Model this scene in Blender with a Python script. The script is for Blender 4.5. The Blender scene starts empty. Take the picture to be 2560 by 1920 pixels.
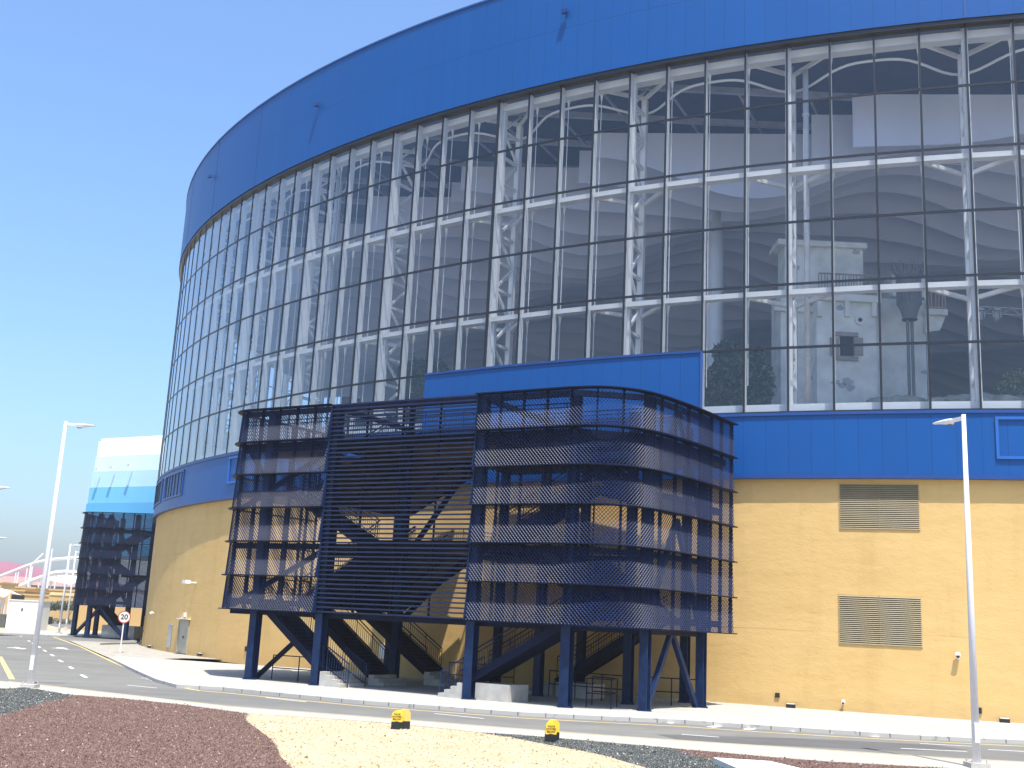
import bpy, math, random
import numpy as np
from mathutils import Vector, Matrix

random.seed(7)
rng = np.random.default_rng(7)
sc = bpy.context.scene
col = sc.collection

# ------------------------------------------------------------------ camera
F, PITCH, ROLL, EYE = 2780.2, 0.213663, 0.050008, 3.0
cp, sp, cr, sr = math.cos(PITCH), math.sin(PITCH), math.cos(ROLL), math.sin(ROLL)
FW = Vector((0, cp, sp)); UP0 = Vector((0, -sp, cp)); R0 = Vector((1, 0, 0))
RT = R0*cr + UP0*sr
UP = UP0*cr - R0*sr
cam_d = bpy.data.cameras.new('camera')
cam_d.sensor_fit = 'HORIZONTAL'; cam_d.sensor_width = 36.0
cam_d.lens = F/2560*36.0
cam_d.clip_start = 0.5; cam_d.clip_end = 6000
cam = bpy.data.objects.new('camera', cam_d); col.objects.link(cam)
m = Matrix.Identity(4)
for i in range(3):
    m[i][0] = RT[i]; m[i][1] = UP[i]; m[i][2] = -FW[i]
m[0][3], m[1][3], m[2][3] = 0, 0, EYE
cam.matrix_world = m
sc.camera = cam

def ray(px, py):
    return FW + RT*((px-1280)/F) - UP*((py-960)/F)
def G(px, py, z=0.0):
    d = ray(px, py); t = (z-EYE)/d.z
    return (d.x*t, d.y*t)
def AY(px, py, Y):
    d = ray(px, py); t = Y/d.y
    return (d.x*t, Y, EYE+d.z*t)

# ------------------------------------------------------------------ materials
MATS = {}
def nodes_of(name):
    mt = bpy.data.materials.new(name); mt.use_nodes = True
    nt = mt.node_tree
    b = nt.nodes['Principled BSDF']
    MATS[name] = mt
    return mt, nt, b
def nd(nt, t, **kw):
    n = nt.nodes.new(t)
    for k, v in kw.items():
        if k in n.inputs.keys() if hasattr(n.inputs, 'keys') else False:
            n.inputs[k].default_value = v
        else:
            setattr(n, k, v)
    return n
def lk(nt, a, b): nt.links.new(a, b)
def ramp(nt, fac, stops):
    r = nt.nodes.new('ShaderNodeValToRGB')
    e = r.color_ramp.elements
    while len(e) < len(stops): e.new(0.5)
    for i, (p, c) in enumerate(stops):
        e[i].position = p; e[i].color = (*c, 1)
    lk(nt, fac, r.inputs[0])
    return r.outputs[0]
def noise(nt, vec, scale, detail=4, rough=0.55, stretch=None):
    if stretch:
        mp = nt.nodes.new('ShaderNodeMapping'); mp.inputs['Scale'].default_value = stretch
        lk(nt, vec, mp.inputs['Vector']); vec = mp.outputs[0]
    n = nt.nodes.new('ShaderNodeTexNoise'); n.inputs['Scale'].default_value = scale
    n.inputs['Detail'].default_value = detail; n.inputs['Roughness'].default_value = rough
    lk(nt, vec, n.inputs['Vector'])
    return n.outputs['Fac']
def mixc(nt, fac, a, b, mode='MIX'):
    n = nt.nodes.new('ShaderNodeMix'); n.data_type = 'RGBA'; n.blend_type = mode
    for s, v in ((n.inputs[0], fac), (n.inputs[6], a), (n.inputs[7], b)):
        if isinstance(v, (int, float)): s.default_value = v
        elif isinstance(v, tuple): s.default_value = (*v, 1)
        else: lk(nt, v, s)
    return n.outputs[2]
def math_(nt, op, a, b=None, c=None):
    n = nt.nodes.new('ShaderNodeMath'); n.operation = op
    for i, v in enumerate((a, b, c)):
        if v is None: continue
        if isinstance(v, (int, float)): n.inputs[i].default_value = v
        else: lk(nt, v, n.inputs[i])
    return n.outputs[0]
def bump(nt, b, h, strength, dist):
    n = nt.nodes.new('ShaderNodeBump'); n.inputs['Strength'].default_value = strength
    n.inputs['Distance'].default_value = dist
    lk(nt, h, n.inputs['Height']); lk(nt, n.outputs[0], b.inputs['Normal'])
def ramp_f(nt, fac, a, b_):
    n = nt.nodes.new('ShaderNodeMapRange'); n.inputs[1].default_value = a; n.inputs[2].default_value = b_
    lk(nt, fac, n.inputs[0]); return n.outputs[0]
def mix3(c, k): return tuple(max(0, min(1, x*k)) for x in c)

def simple(name, c, rough=0.6, metal=0.0, var=0.12, scale=1.5, bmp=0.0, bscale=40, spec=0.5, coord='Object', stretch=None):
    mt, nt, b = nodes_of(name)
    tc = nt.nodes.new('ShaderNodeTexCoord')
    f = noise(nt, tc.outputs[coord], scale, 5, stretch=stretch)
    cc = ramp(nt, f, [(0.3, mix3(c, 1-var)), (0.7, mix3(c, 1+var))])
    lk(nt, cc, b.inputs['Base Color'])
    b.inputs['Roughness'].default_value = rough
    b.inputs['Metallic'].default_value = metal
    b.inputs['Specular IOR Level'].default_value = spec
    if bmp:
        bump(nt, b, noise(nt, tc.outputs[coord], bscale, 4), bmp, 0.02)
    return mt

def cladding(name, c, zseams, rough=0.38, per=2.0):
    """painted metal sheets: vertical joints every half bay, optional horizontal joints"""
    mt, nt, b = nodes_of(name)
    tc = nt.nodes.new('ShaderNodeTexCoord')
    uv = nt.nodes.new('ShaderNodeSeparateXYZ'); lk(nt, tc.outputs['UV'], uv.inputs[0])
    u, v = uv.outputs[0], uv.outputs[1]
    fr = math_(nt, 'FRACT', math_(nt, 'MULTIPLY', u, per))
    dist = math_(nt, 'ABSOLUTE', math_(nt, 'SUBTRACT', fr, 0.5))
    line = math_(nt, 'GREATER_THAN', dist, 0.482)
    for z in zseams:
        h = math_(nt, 'LESS_THAN', math_(nt, 'ABSOLUTE', math_(nt, 'SUBTRACT', v, z)), 0.03)
        line = math_(nt, 'MAXIMUM', line, h)
    # each sheet has a slightly different tone
    cell = math_(nt, 'FLOOR', math_(nt, 'MULTIPLY', u, per))
    wn = nt.nodes.new('ShaderNodeTexWhiteNoise'); wn.noise_dimensions = '1D'; lk(nt, cell, wn.inputs['W'])
    n1 = noise(nt, tc.outputs['Object'], 0.35, 5, stretch=(1, 1, 0.25))
    tone = math_(nt, 'ADD', math_(nt, 'MULTIPLY', wn.outputs['Value'], 0.045), math_(nt, 'MULTIPLY', n1, 0.16))
    cc = ramp(nt, tone, [(0.0, mix3(c, 0.86)), (0.26, mix3(c, 1.10))])
    cc = mixc(nt, math_(nt, 'MULTIPLY', line, 0.5), cc, mix3(c, 0.5))
    lk(nt, cc, b.inputs['Base Color'])
    b.inputs['Roughness'].default_value = rough
    b.inputs['Specular IOR Level'].default_value = 0.3
    hgt = math_(nt, 'SUBTRACT', math_(nt, 'MULTIPLY', noise(nt, tc.outputs['Object'], 0.8, 3), 0.35), line)
    bump(nt, b, hgt, 0.25, 0.03)
    return mt

M_blue = cladding('blue_cladding', (0.002, 0.075, 0.285), [36.05])
M_bluedark = simple('blue_trim', (0.006, 0.052, 0.22), 0.4, var=0.06)
M_steel = simple('navy_steel', (0.004, 0.008, 0.026), 0.5, var=0.25, scale=2.5, bmp=0.05, bscale=25, spec=0.12)
M_steelpost = simple('blue_steel_post', (0.007, 0.022, 0.070), 0.45, var=0.28, scale=3.0, bmp=0.05, bscale=20, spec=0.2)
M_steel2 = simple('slat_steel', (0.013, 0.022, 0.062), 0.45, var=0.15, spec=0.2)
M_mesh = simple('navy_expanded_metal', (0.012, 0.026, 0.085), 0.45, var=0.12, scale=0.6, spec=0.22)
M_frame = simple('black_aluminium', (0.010, 0.012, 0.018), 0.35, var=0.1)
M_white = simple('white_steel', (0.66, 0.665, 0.65), 0.45, var=0.05, scale=1.0)
M_pole = simple('pale_painted_pole', (0.66, 0.67, 0.70), 0.35, var=0.05, scale=2)
M_black = simple('black_plastic', (0.012, 0.012, 0.013), 0.5, var=0.2)
M_concrete = simple('concrete', (0.42, 0.40, 0.36), 0.9, var=0.16, scale=2.2, bmp=0.3, bscale=30)
M_greysteel = simple('grey_door_paint', (0.36, 0.33, 0.25), 0.5, var=0.08)
M_bright = simple('white_plastic', (0.78, 0.76, 0.70), 0.5, var=0.04)

# yellow render: faint trowel marks, patches, horizontal day joints
mt, nt, b = nodes_of('yellow_render')
tc = nt.nodes.new('ShaderNodeTexCoord')
o = tc.outputs['Object']
n1 = noise(nt, o, 0.22, 6, 0.6)
n2 = noise(nt, o, 1.1, 6, 0.6, stretch=(1, 1, 2.2))
n3 = noise(nt, o, 0.5, 3, 0.5, stretch=(0.35, 0.35, 3.5))
f = math_(nt, 'ADD', math_(nt, 'MULTIPLY', n1, 0.4), math_(nt, 'ADD', math_(nt, 'MULTIPLY', n2, 0.35), math_(nt, 'MULTIPLY', n3, 0.25)))
cc = ramp(nt, f, [(0.28, (0.555, 0.358, 0.132)), (0.5, (0.632, 0.425, 0.170)), (0.74, (0.668, 0.456, 0.192))])
sx = nt.nodes.new('ShaderNodeSeparateXYZ'); lk(nt, tc.outputs['UV'], sx.inputs[0])
low = nt.nodes.new('ShaderNodeMapRange'); low.inputs[1].default_value = 0.0; low.inputs[2].default_value = 0.9
low.inputs[3].default_value = 1.0; low.inputs[4].default_value = 0.0
lk(nt, sx.outputs[1], low.inputs[0])
st = noise(nt, tc.outputs['UV'], 1.0, 5, 0.6, stretch=(1.6, 0.10, 1))
cc = mixc(nt, math_(nt, 'MULTIPLY', ramp_f(nt, st, 0.52, 0.72), 0.30), cc, (0.43, 0.27, 0.085))
pt = noise(nt, tc.outputs['UV'], 0.55, 2, 0.4, stretch=(0.6, 0.8, 1))
cc = mixc(nt, math_(nt, 'MULTIPLY', ramp_f(nt, pt, 0.55, 0.60), 0.16), cc, (0.74, 0.51, 0.22))
for zj in (3.45, 6.95):
    wob = math_(nt, 'MULTIPLY', math_(nt, 'SUBTRACT', noise(nt, tc.outputs['UV'], 0.5, 3), 0.5), 0.25)
    jl = math_(nt, 'LESS_THAN', math_(nt, 'ABSOLUTE', math_(nt, 'SUBTRACT', math_(nt, 'ADD', sx.outputs[1], wob), zj)), 0.018)
    jl = math_(nt, 'MULTIPLY', jl, ramp_f(nt, noise(nt, tc.outputs['UV'], 0.35, 3), 0.48, 0.58))
    cc = mixc(nt, math_(nt, 'MULTIPLY', jl, 0.45), cc, (0.30, 0.19, 0.07))
dirt = math_(nt, 'MULTIPLY', low.outputs[0], math_(nt, 'MULTIPLY', noise(nt, o, 1.6, 6), 0.55))
cc = mixc(nt, dirt, cc, (0.36, 0.26, 0.13))
lk(nt, cc, b.inputs['Base Color']); b.inputs['Roughness'].default_value = 0.92
b.inputs['Specular IOR Level'].default_value = 0.2
h = math_(nt, 'ADD', math_(nt, 'MULTIPLY', n2, 1.0), math_(nt, 'MULTIPLY', noise(nt, o, 9, 5), 0.35))
bump(nt, b, h, 0.32, 0.05)
M_yellow = mt

# ground materials -------------------------------------------------
def groundmat(name, stops, scale, fine, bstr, bdist, rough=0.95, patch=None):
    mt, nt, b = nodes_of(name)
    tc = nt.nodes.new('ShaderNodeTexCoord'); o = tc.outputs['Object']
    a = noise(nt, o, scale, 6, 0.6); c2 = noise(nt, o, fine, 5, 0.7)
    f = math_(nt, 'ADD', math_(nt, 'MULTIPLY', a, 0.55), math_(nt, 'MULTIPLY', c2, 0.45))
    cc = ramp(nt, f, stops)
    if patch: cc = patch(nt, o, cc)
    lk(nt, cc, b.inputs['Base Color']); b.inputs['Roughness'].default_value = rough
    b.inputs['Specular IOR Level'].default_value = 0.25
    bump(nt, b, c2, bstr, bdist)
    return mt
def asphalt_patch(nt, o, cc):
    w = noise(nt, o, 0.10, 4, 0.55, stretch=(0.5, 1.6, 1))
    cc = mixc(nt, math_(nt, 'MULTIPLY', ramp_f(nt, w, 0.50, 0.62), 0.35), cc, (0.100, 0.098, 0.094))
    w2 = noise(nt, o, 0.45, 3, 0.5, stretch=(0.2, 2.0, 1))
    cc = mixc(nt, math_(nt, 'MULTIPLY', ramp_f(nt, w2, 0.58, 0.68), 0.30), cc, (0.25, 0.24, 0.215))
    return cc
M_asphalt = groundmat('asphalt', [(0.25, (0.135, 0.131, 0.118)), (0.75, (0.200, 0.194, 0.174))], 0.7, 22, 0.35, 0.01, patch=asphalt_patch)
def sand_patch(nt, o, cc):
    v = nt.nodes.new('ShaderNodeTexVoronoi'); v.inputs['Scale'].default_value = 5.0; lk(nt, o, v.inputs['Vector'])
    s = math_(nt, 'LESS_THAN', v.outputs['Distance'], 0.13)
    wn = noise(nt, o, 0.9, 3)
    s = math_(nt, 'MULTIPLY', s, math_(nt, 'GREATER_THAN', wn, 0.52))
    return mixc(nt, math_(nt, 'MULTIPLY', s, 0.75), cc, (0.20, 0.13, 0.06))
M_sand = groundmat('sand', [(0.25, (0.33, 0.26, 0.165)), (0.75, (0.45, 0.375, 0.26))], 0.3, 9, 0.5, 0.03)
M_beige = groundmat('beige_gravel', [(0.28, (0.37, 0.285, 0.165)), (0.52, (0.46, 0.375, 0.24)), (0.75, (0.52, 0.44, 0.305))], 0.6, 16, 0.9, 0.03, patch=sand_patch)
M_redbase = groundmat('red_gravel_base', [(0.3, (0.095, 0.055, 0.046)), (0.7, (0.16, 0.095, 0.08))], 1.2, 24, 1.0, 0.03)
M_darkbase = groundmat('grey_gravel_base', [(0.3, (0.045, 0.047, 0.043)), (0.7, (0.105, 0.11, 0.10))], 1.2, 24, 1.0, 0.03)

def paver(name, c, mortar, sx_, sy_, rot):
    mt, nt, b = nodes_of(name)
    tc = nt.nodes.new('ShaderNodeTexCoord')
    mp = nt.nodes.new('ShaderNodeMapping'); mp.inputs['Rotation'].default_value = (0, 0, rot)
    lk(nt, tc.outputs['Object'], mp.inputs['Vector'])
    br = nt.nodes.new('ShaderNodeTexBrick')
    br.inputs['Scale'].default_value = 1.0; br.inputs['Brick Width'].default_value = sx_
    br.inputs['Row Height'].default_value = sy_; br.inputs['Mortar Size'].default_value = 0.012
    br.inputs['Color1'].default_value = (*mix3(c, 0.90), 1); br.inputs['Color2'].default_value = (*mix3(c, 1.06), 1)
    br.inputs['Mortar'].default_value = (*mortar, 1)
    lk(nt, mp.outputs[0], br.inputs['Vector'])
    n = noise(nt, tc.outputs['Object'], 0.5, 6, 0.6, stretch=(0.4, 1.6, 1))
    cc = mixc(nt, math_(nt, 'MULTIPLY', ramp_f(nt, n, 0.45, 0.75), 0.45), br.outputs['Color'], mix3(c, 0.72))
    lk(nt, cc, b.inputs['Base Color']); b.inputs['Roughness'].default_value = 0.9
    b.inputs['Specular IOR Level'].default_value = 0.2
    bump(nt, b, noise(nt, tc.outputs['Object'], 14, 4), 0.25, 0.01)
    return mt
M_pave = paver('pale_pavers', (0.40, 0.385, 0.345), (0.24, 0.225, 0.20), 0.8, 0.4, 0.53)
M_apron = paver('worn_pavers', (0.36, 0.335, 0.285), (0.19, 0.18, 0.16), 0.6, 0.3, 1.0)
mt, nt, b = nodes_of('kerb_concrete')
tc = nt.nodes.new('ShaderNodeTexCoord')
sx = nt.nodes.new('ShaderNodeSeparateXYZ'); lk(nt, tc.outputs['UV'], sx.inputs[0])
fr = math_(nt, 'FRACT', math_(nt, 'MULTIPLY', sx.outputs[0], 1.0))
jn = math_(nt, 'LESS_THAN', fr, 0.05)
sm = math_(nt, 'GREATER_THAN', noise(nt, tc.outputs['UV'], 1.3, 5, 0.65), 0.60)
cc = mixc(nt, math_(nt, 'MULTIPLY', math_(nt, 'MAXIMUM', jn, math_(nt, 'MULTIPLY', sm, 0.6)), 0.8), (0.43, 0.41, 0.365), (0.13, 0.125, 0.115))
lk(nt, cc, b.inputs['Base Color']); b.inputs['Roughness'].default_value = 0.9
M_kerb = mt
M_strip = groundmat('cream_concrete', [(0.25, (0.31, 0.285, 0.235)), (0.75, (0.42, 0.395, 0.335))], 0.5, 10, 0.2, 0.01)
M_ypaint = groundmat('yellow_road_paint', [(0.3, (0.60, 0.42, 0.14)), (0.7, (0.74, 0.56, 0.24))], 1.5, 12, 0.1, 0.005)
M_wpaint = groundmat('white_road_paint', [(0.3, (0.60, 0.60, 0.58)), (0.7, (0.80, 0.80, 0.78))], 1.5, 12, 0.1, 0.005)

# glass: clear architectural sheet
def glassmat(name, tint, refl):
    mt, nt, b = nodes_of(name)
    nt.nodes.remove(b)
    out = nt.nodes['Material Output']
    tr = nt.nodes.new('ShaderNodeBsdfTransparent'); tr.inputs[0].default_value = (*tint, 1)
    gl = nt.nodes.new('ShaderNodeBsdfGlossy'); gl.inputs['Roughness'].default_value = 0.015
    gl.inputs[0].default_value = (0.92, 0.96, 1.0, 1)
    fr = nt.nodes.new('ShaderNodeLayerWeight'); fr.inputs[0].default_value = 0.5
    tc = nt.nodes.new('ShaderNodeTexCoord')
    nz = noise(nt, tc.outputs['Object'], 0.9, 2)
    bp = nt.nodes.new('ShaderNodeBump'); bp.inputs['Strength'].default_value = 0.10; bp.inputs['Distance'].default_value = 0.02
    lk(nt, nz, bp.inputs['Height']); lk(nt, bp.outputs[0], gl.inputs['Normal'])
    f = math_(nt, 'MINIMUM', math_(nt, 'ADD', math_(nt, 'MULTIPLY', math_(nt, 'POWER', fr.outputs['Facing'], 2.9), 1.0-refl), refl), 1.0)
    mx = nt.nodes.new('ShaderNodeMixShader')
    lk(nt, f, mx.inputs[0]); lk(nt, tr.outputs[0], mx.inputs[1]); lk(nt, gl.outputs[0], mx.inputs[2])
    lk(nt, mx.outputs[0], out.inputs['Surface'])
    return mt
M_glass = glassmat('facade_glass', (0.88, 0.91, 0.95), 0.06)

# perforated sheet for the distant stair tower: real holes through the sheet
mt, nt, b = nodes_of('perforated_sheet')
out = nt.nodes['Material Output']
b.inputs['Base Color'].default_value = (0.010, 0.016, 0.042, 1); b.inputs['Roughness'].default_value = 0.6; b.inputs['Specular IOR Level'].default_value = 0.2
tc = nt.nodes.new('ShaderNodeTexCoord')
sx = nt.nodes.new('ShaderNodeSeparateXYZ'); lk(nt, tc.outputs['UV'], sx.inputs[0])
du = math_(nt, 'SUBTRACT', math_(nt, 'FRACT', math_(nt, 'MULTIPLY', sx.outputs[0], 9.0)), 0.5)
dv = math_(nt, 'SUBTRACT', math_(nt, 'FRACT', math_(nt, 'MULTIPLY', sx.outputs[1], 14.0)), 0.5)
hole = math_(nt, 'LESS_THAN', math_(nt, 'ADD', math_(nt, 'ABSOLUTE', du), math_(nt, 'ABSOLUTE', dv)), 0.36)
tr = nt.nodes.new('ShaderNodeBsdfTransparent'); mx = nt.nodes.new('ShaderNodeMixShader')
lk(nt, hole, mx.inputs[0]); lk(nt, b.outputs[0], mx.inputs[1]); lk(nt, tr.outputs[0], mx.inputs[2])
lk(nt, mx.outputs[0], out.inputs['Surface'])
M_perf = mt

# ------------------------------------------------------------------ mesh builder
class MB:
    def __init__(self): self.v = []; self.f = []; self.uv = []
    def add(self, vs, fs, uvs=None):
        n = len(self.v); self.v += [tuple(p) for p in vs]
        for i, f in enumerate(fs):
            self.f.append(tuple(n+j for j in f))
            self.uv.append(uvs[i] if uvs else None)
    def quad(self, a, b, c, d, uv=None): self.add([a, b, c, d], [(0, 1, 2, 3)], [uv] if uv else None)
    def box(self, x0, y0, z0, x1, y1, z1):
        vs = [(x, y, z) for z in (z0, z1) for y in (y0, y1) for x in (x0, x1)]
        self.add(vs, [(0, 2, 3, 1), (4, 5, 7, 6), (0, 1, 5, 4), (2, 6, 7, 3), (0, 4, 6, 2), (1, 3, 7, 5)])
    def bar(self, p, q, w, h, up=(0, 0, 1)):
        p, q = Vector(p), Vector(q); d = (q-p)
        if d.length < 1e-6: return
        d.normalize(); up = Vector(up)
        s = d.cross(up)
        if s.length < 1e-3: s = d.cross(Vector((1, 0, 0)))
        s.normalize(); t = s.cross(d).normalized()
        vs = []
        for o in (p, q):
            for a, b_ in ((-1, -1), (1, -1), (1, 1), (-1, 1)):
                vs.append(o + s*(a*w/2) + t*(b_*h/2))
        self.add(vs, [(3, 2, 1, 0), (4, 5, 6, 7), (0, 1, 5, 4), (1, 2, 6, 5), (2, 3, 7, 6), (3, 0, 4, 7)])
    def tube(self, pts, r, n=8, cap=True, r1=None):
        pts = [Vector(p) for p in pts]; N = len(pts); base = len(self.v); vs = []
        for i, p in enumerate(pts):
            d = (pts[min(i+1, N-1)] - pts[max(i-1, 0)]).normalized()
            a = d.cross(Vector((0, 0, 1)))
            if a.length < 1e-3: a = Vector((1, 0, 0))
            a.normalize(); b_ = d.cross(a)
            rr = r if r1 is None else r + (r1-r)*i/(N-1)
            for k in range(n):
                t = 2*math.pi*k/n
                vs.append(p + a*(rr*math.cos(t)) + b_*(rr*math.sin(t)))
        fs = []
        for i in range(N-1):
            for k in range(n):
                k2 = (k+1) % n
                fs.append((i*n+k, i*n+k2, (i+1)*n+k2, (i+1)*n+k))
        if cap: fs += [tuple(range(n))[::-1], tuple((N-1)*n+k for k in range(n))]
        self.add(vs, fs)
    def prism(self, poly, z0, z1):
        n = len(poly)
        vs = [(x, y, z0) for x, y in poly] + [(x, y, z1) for x, y in poly]
        fs = [tuple(range(n))[::-1], tuple(range(n, 2*n))]
        fs += [(i, (i+1) % n, n+(i+1) % n, n+i) for i in range(n)]
        self.add(vs, fs)
    def poly(self, pts, z): self.add([(x, y, z) for x, y in pts], [tuple(range(len(pts)))])
    def strip(self, path, z0, z1, us=None):
        for i in range(len(path)-1):
            (x0, y0), (x1, y1) = path[i], path[i+1]
            u0, u1 = (us[i], us[i+1]) if us else (i, i+1)
            self.quad((x0, y0, z0), (x1, y1, z0), (x1, y1, z1), (x0, y0, z1), [(u0, z0), (u1, z0), (u1, z1), (u0, z1)])
    def build(self, name, mat, parent=None, smooth=False, weld=False, kind=None):
        base = origin_of(parent) if parent else Vector((0, 0, 0))
        me = bpy.data.meshes.new(name)
        vv = [(x-base.x, y-base.y, z-base.z) for x, y, z in self.v]
        me.from_pydata(vv, [], self.f)
        if any(u is not None for u in self.uv):
            l = me.uv_layers.new(name='UVMap')
            buf = []
            for f, u in zip(self.f, self.uv):
                buf += [c for p in (u if u else [(0, 0)]*len(f)) for c in p]
            l.data.foreach_set('uv', buf)
        me.materials.append(mat)
        if weld:
            import bmesh
            bm = bmesh.new(); bm.from_mesh(me)
            bmesh.ops.remove_doubles(bm, verts=bm.verts, dist=0.001)
            bm.to_mesh(me); bm.free()
        if smooth: me.polygons.foreach_set('use_smooth', [True]*len(me.polygons))
        me.update()
        o = bpy.data.objects.new(name, me); col.objects.link(o)
        if parent: o.parent = parent
        if kind: o['kind'] = kind
        return o
def origin_of(o):
    p = Vector((0, 0, 0))
    while o is not None:
        p = p + o.location; o = o.parent
    return p
def thing(name, label, cat, loc, group=None):
    o = bpy.data.objects.new(name, None); col.objects.link(o)
    o.empty_display_size = 0.3
    o.location = loc; o['label'] = label; o['category'] = cat
    if group: o['group'] = group
    return o
def tag(o, label, cat, group=None):
    o['label'] = label; o['category'] = cat
    if group: o['group'] = group
    return o
def dup(root, loc, label):
    r = root.copy(); col.objects.link(r); r.location = loc; r['label'] = label
    for ch in list(root.children):
        c = ch.copy(); col.objects.link(c); c.parent = r
        for g in ch.children:
            d = g.copy(); col.objects.link(d); d.parent = c
    return r

def letters(name, fc, mat):
    tmp = bpy.data.objects.new(name, fc); col.objects.link(tmp)
    bpy.context.view_layer.update()
    me = bpy.data.meshes.new_from_object(tmp.evaluated_get(bpy.context.evaluated_depsgraph_get()))
    bpy.data.objects.remove(tmp); bpy.data.curves.remove(fc)
    me.materials.clear(); me.materials.append(mat); me.name = name
    o = bpy.data.objects.new(name, me); col.objects.link(o); return o

# ------------------------------------------------------------------ arena wall plan
KP = [[-32.21, 110.97], [-32.24, 109.1], [-32.19, 107.23], [-32.05, 105.37], [-31.83, 103.52], [-31.54, 101.67], [-31.17, 99.84], [-30.73, 98.01], [-30.22, 96.21], [-29.65, 94.41], [-29.0, 92.63], [-28.3, 90.87], [-27.53, 89.13], [-26.7, 87.4], [-25.82, 85.7], [-24.87, 84.01], [-23.88, 82.35], [-22.83, 80.72], [-21.72, 79.1], [-20.57, 77.52], [-19.37, 75.95], [-18.12, 74.42], [-16.83, 72.91], [-15.49, 71.44], [-14.1, 69.99], [-12.67, 68.58], [-11.2, 67.19], [-9.69, 65.85], [-8.14, 64.53], [-6.55, 63.25], [-4.92, 62.01], [-3.26, 60.81], [-1.56, 59.64], [0.18, 58.52], [1.94, 57.44], [3.74, 56.4], [5.58, 55.4], [7.44, 54.44], [9.33, 53.54], [11.25, 52.67], [13.19, 51.86], [15.16, 51.09], [17.15, 50.37], [19.16, 49.7], [21.2, 49.07], [23.25, 48.5], [25.32, 47.97], [27.4, 47.49], [29.5, 47.06], [31.61, 46.68], [33.73, 46.35], [35.86, 46.06], [38.0, 45.81], [40.14, 45.61]]
KMIN, KMAX = -50, 90
PL = {}
for i, p in enumerate(KP): PL[i-12] = Vector(p)
for j in range(1, 39):                                  # the drum carries on round the back left
    a = math.pi - j*1.87/58
    PL[-12-j] = Vector((-32.21+58+58*math.cos(a), 110.97+58*math.sin(a)))
for j in range(1, 50):
    a = -math.pi/2 - 0.095 + j*2.15/66
    PL[41+j] = Vector((40.14+6.2+66*math.cos(a), 45.61+65.7+66*math.sin(a)))
def nrm(k):
    k = max(KMIN, min(KMAX, k))
    i = min(KMAX-1, max(KMIN+1, int(round(k))))
    t = (PL[i+1]-PL[i-1]).normalized()
    return Vector((t.y, -t.x))                           # outward (towards the camera side)
def W(k, off=0.0):
    i = int(math.floor(k)); i = max(KMIN, min(KMAX-1, i)); f = k-i
    p = PL[i].lerp(PL[i+1], f)
    i0, i1 = max(KMIN+1, i), min(KMAX-1, i+1)
    n = nrm(i0).lerp(nrm(i1), f).normalized()
    return (p.x+n.x*off, p.y+n.y*off)
def krange(a, b, step):
    n = int(round((b-a)/step)); return [a+(b-a)*i/n for i in range(n+1)]

def KC(k): return k-0.00173*(k-17)**2               # bay number read off the photo -> bay number on the plan
ZB, ZG0, ZG1, ZR = 10.39, 13.53, 32.67, 39.25            # blue band foot, glass foot, glass head, roof edge
ROW = (ZG1-ZG0)/6

arena = thing('arena_building', 'huge round hall with yellow rendered base, blue metal bands and a tall curved glass wall', 'building', (10, 80, 0))

def band(name, mat, k0, k1, z0, z1, off, step=0.5, parent=arena, smooth=True):
    mb = MB(); ks = krange(k0, k1, step)
    mb.strip([W(k, off) for k in ks], z0, z1, ks)
    return mb.build(name, mat, parent, smooth=smooth, weld=True)
def lip(name, mat, k0, k1, z0, z1, o0, o1, step=0.5, parent=arena):
    """closed ring moulding between two radial offsets and two heights"""
    mb = MB(); ks = krange(k0, k1, step)
    for a, b_ in zip(ks[:-1], ks[1:]):
        p0, p1, q0, q1 = W(a, o0), W(b_, o0), W(a, o1), W(b_, o1)
        mb.quad((*q0, z0), (*q1, z0), (*q1, z1), (*q0, z1), [(a, z0), (b_, z0), (b_, z1), (a, z1)])
        mb.quad((*p0, z0), (*p1, z0), (*q1, z0), (*q0, z0))
        mb.quad((*q0, z1), (*q1, z1), (*p1, z1), (*p0, z1))
    return mb.build(name, mat, parent)

band('yellow_wall', M_yellow, KMIN+1, KMAX-1, -0.2, ZB+0.05, -0.27, 0.5)
band('blue_band', M_blue, KMIN+1, KMAX-1, ZB+0.18, ZG0-0.14, 0.0)
lip('band_sill', M_bluedark, KMIN+1, KMAX-1, ZB, ZB+0.18, -0.27, 0.06)
lip('band_cap', M_bluedark, KMIN+1, KMAX-1, ZG0-0.14, ZG0, -0.15, 0.07)
band('roof_band', M_blue, KMIN+1, KMAX-1, ZG1+0.22, ZR, 0.30)
lip('roof_soffit', M_frame, KMIN+1, KMAX-1, ZG1, ZG1+0.22, -0.3, 0.24)
lip('roof_coping', M_bluedark, KMIN+1, KMAX-1, ZR, ZR+0.12, -0.3, 0.36)
# vertical expansion joints in the cladding
for k, z0, z1, off in ((32.4, ZG1+0.23, ZR, 0.30), (8.4, ZG1+0.23, ZR, 0.30), (4.4, ZG1+0.23, ZR, 0.30), (0.2, ZG1+0.23, ZR, 0.30), (32.05, ZB+0.2, ZG0-0.15, 0.0)):
    k = KC(k); mb = MB(); x, y = W(k, off); t = PL[int(k)+1]-PL[int(k)]; t.normalize()
    mb.bar((x, y, z0), (x, y, z1), 0.11, 0.035, up=(nrm(k).x, nrm(k).y, 0))
    mb.build('cladding_joint', M_bluedark, arena)
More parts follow.
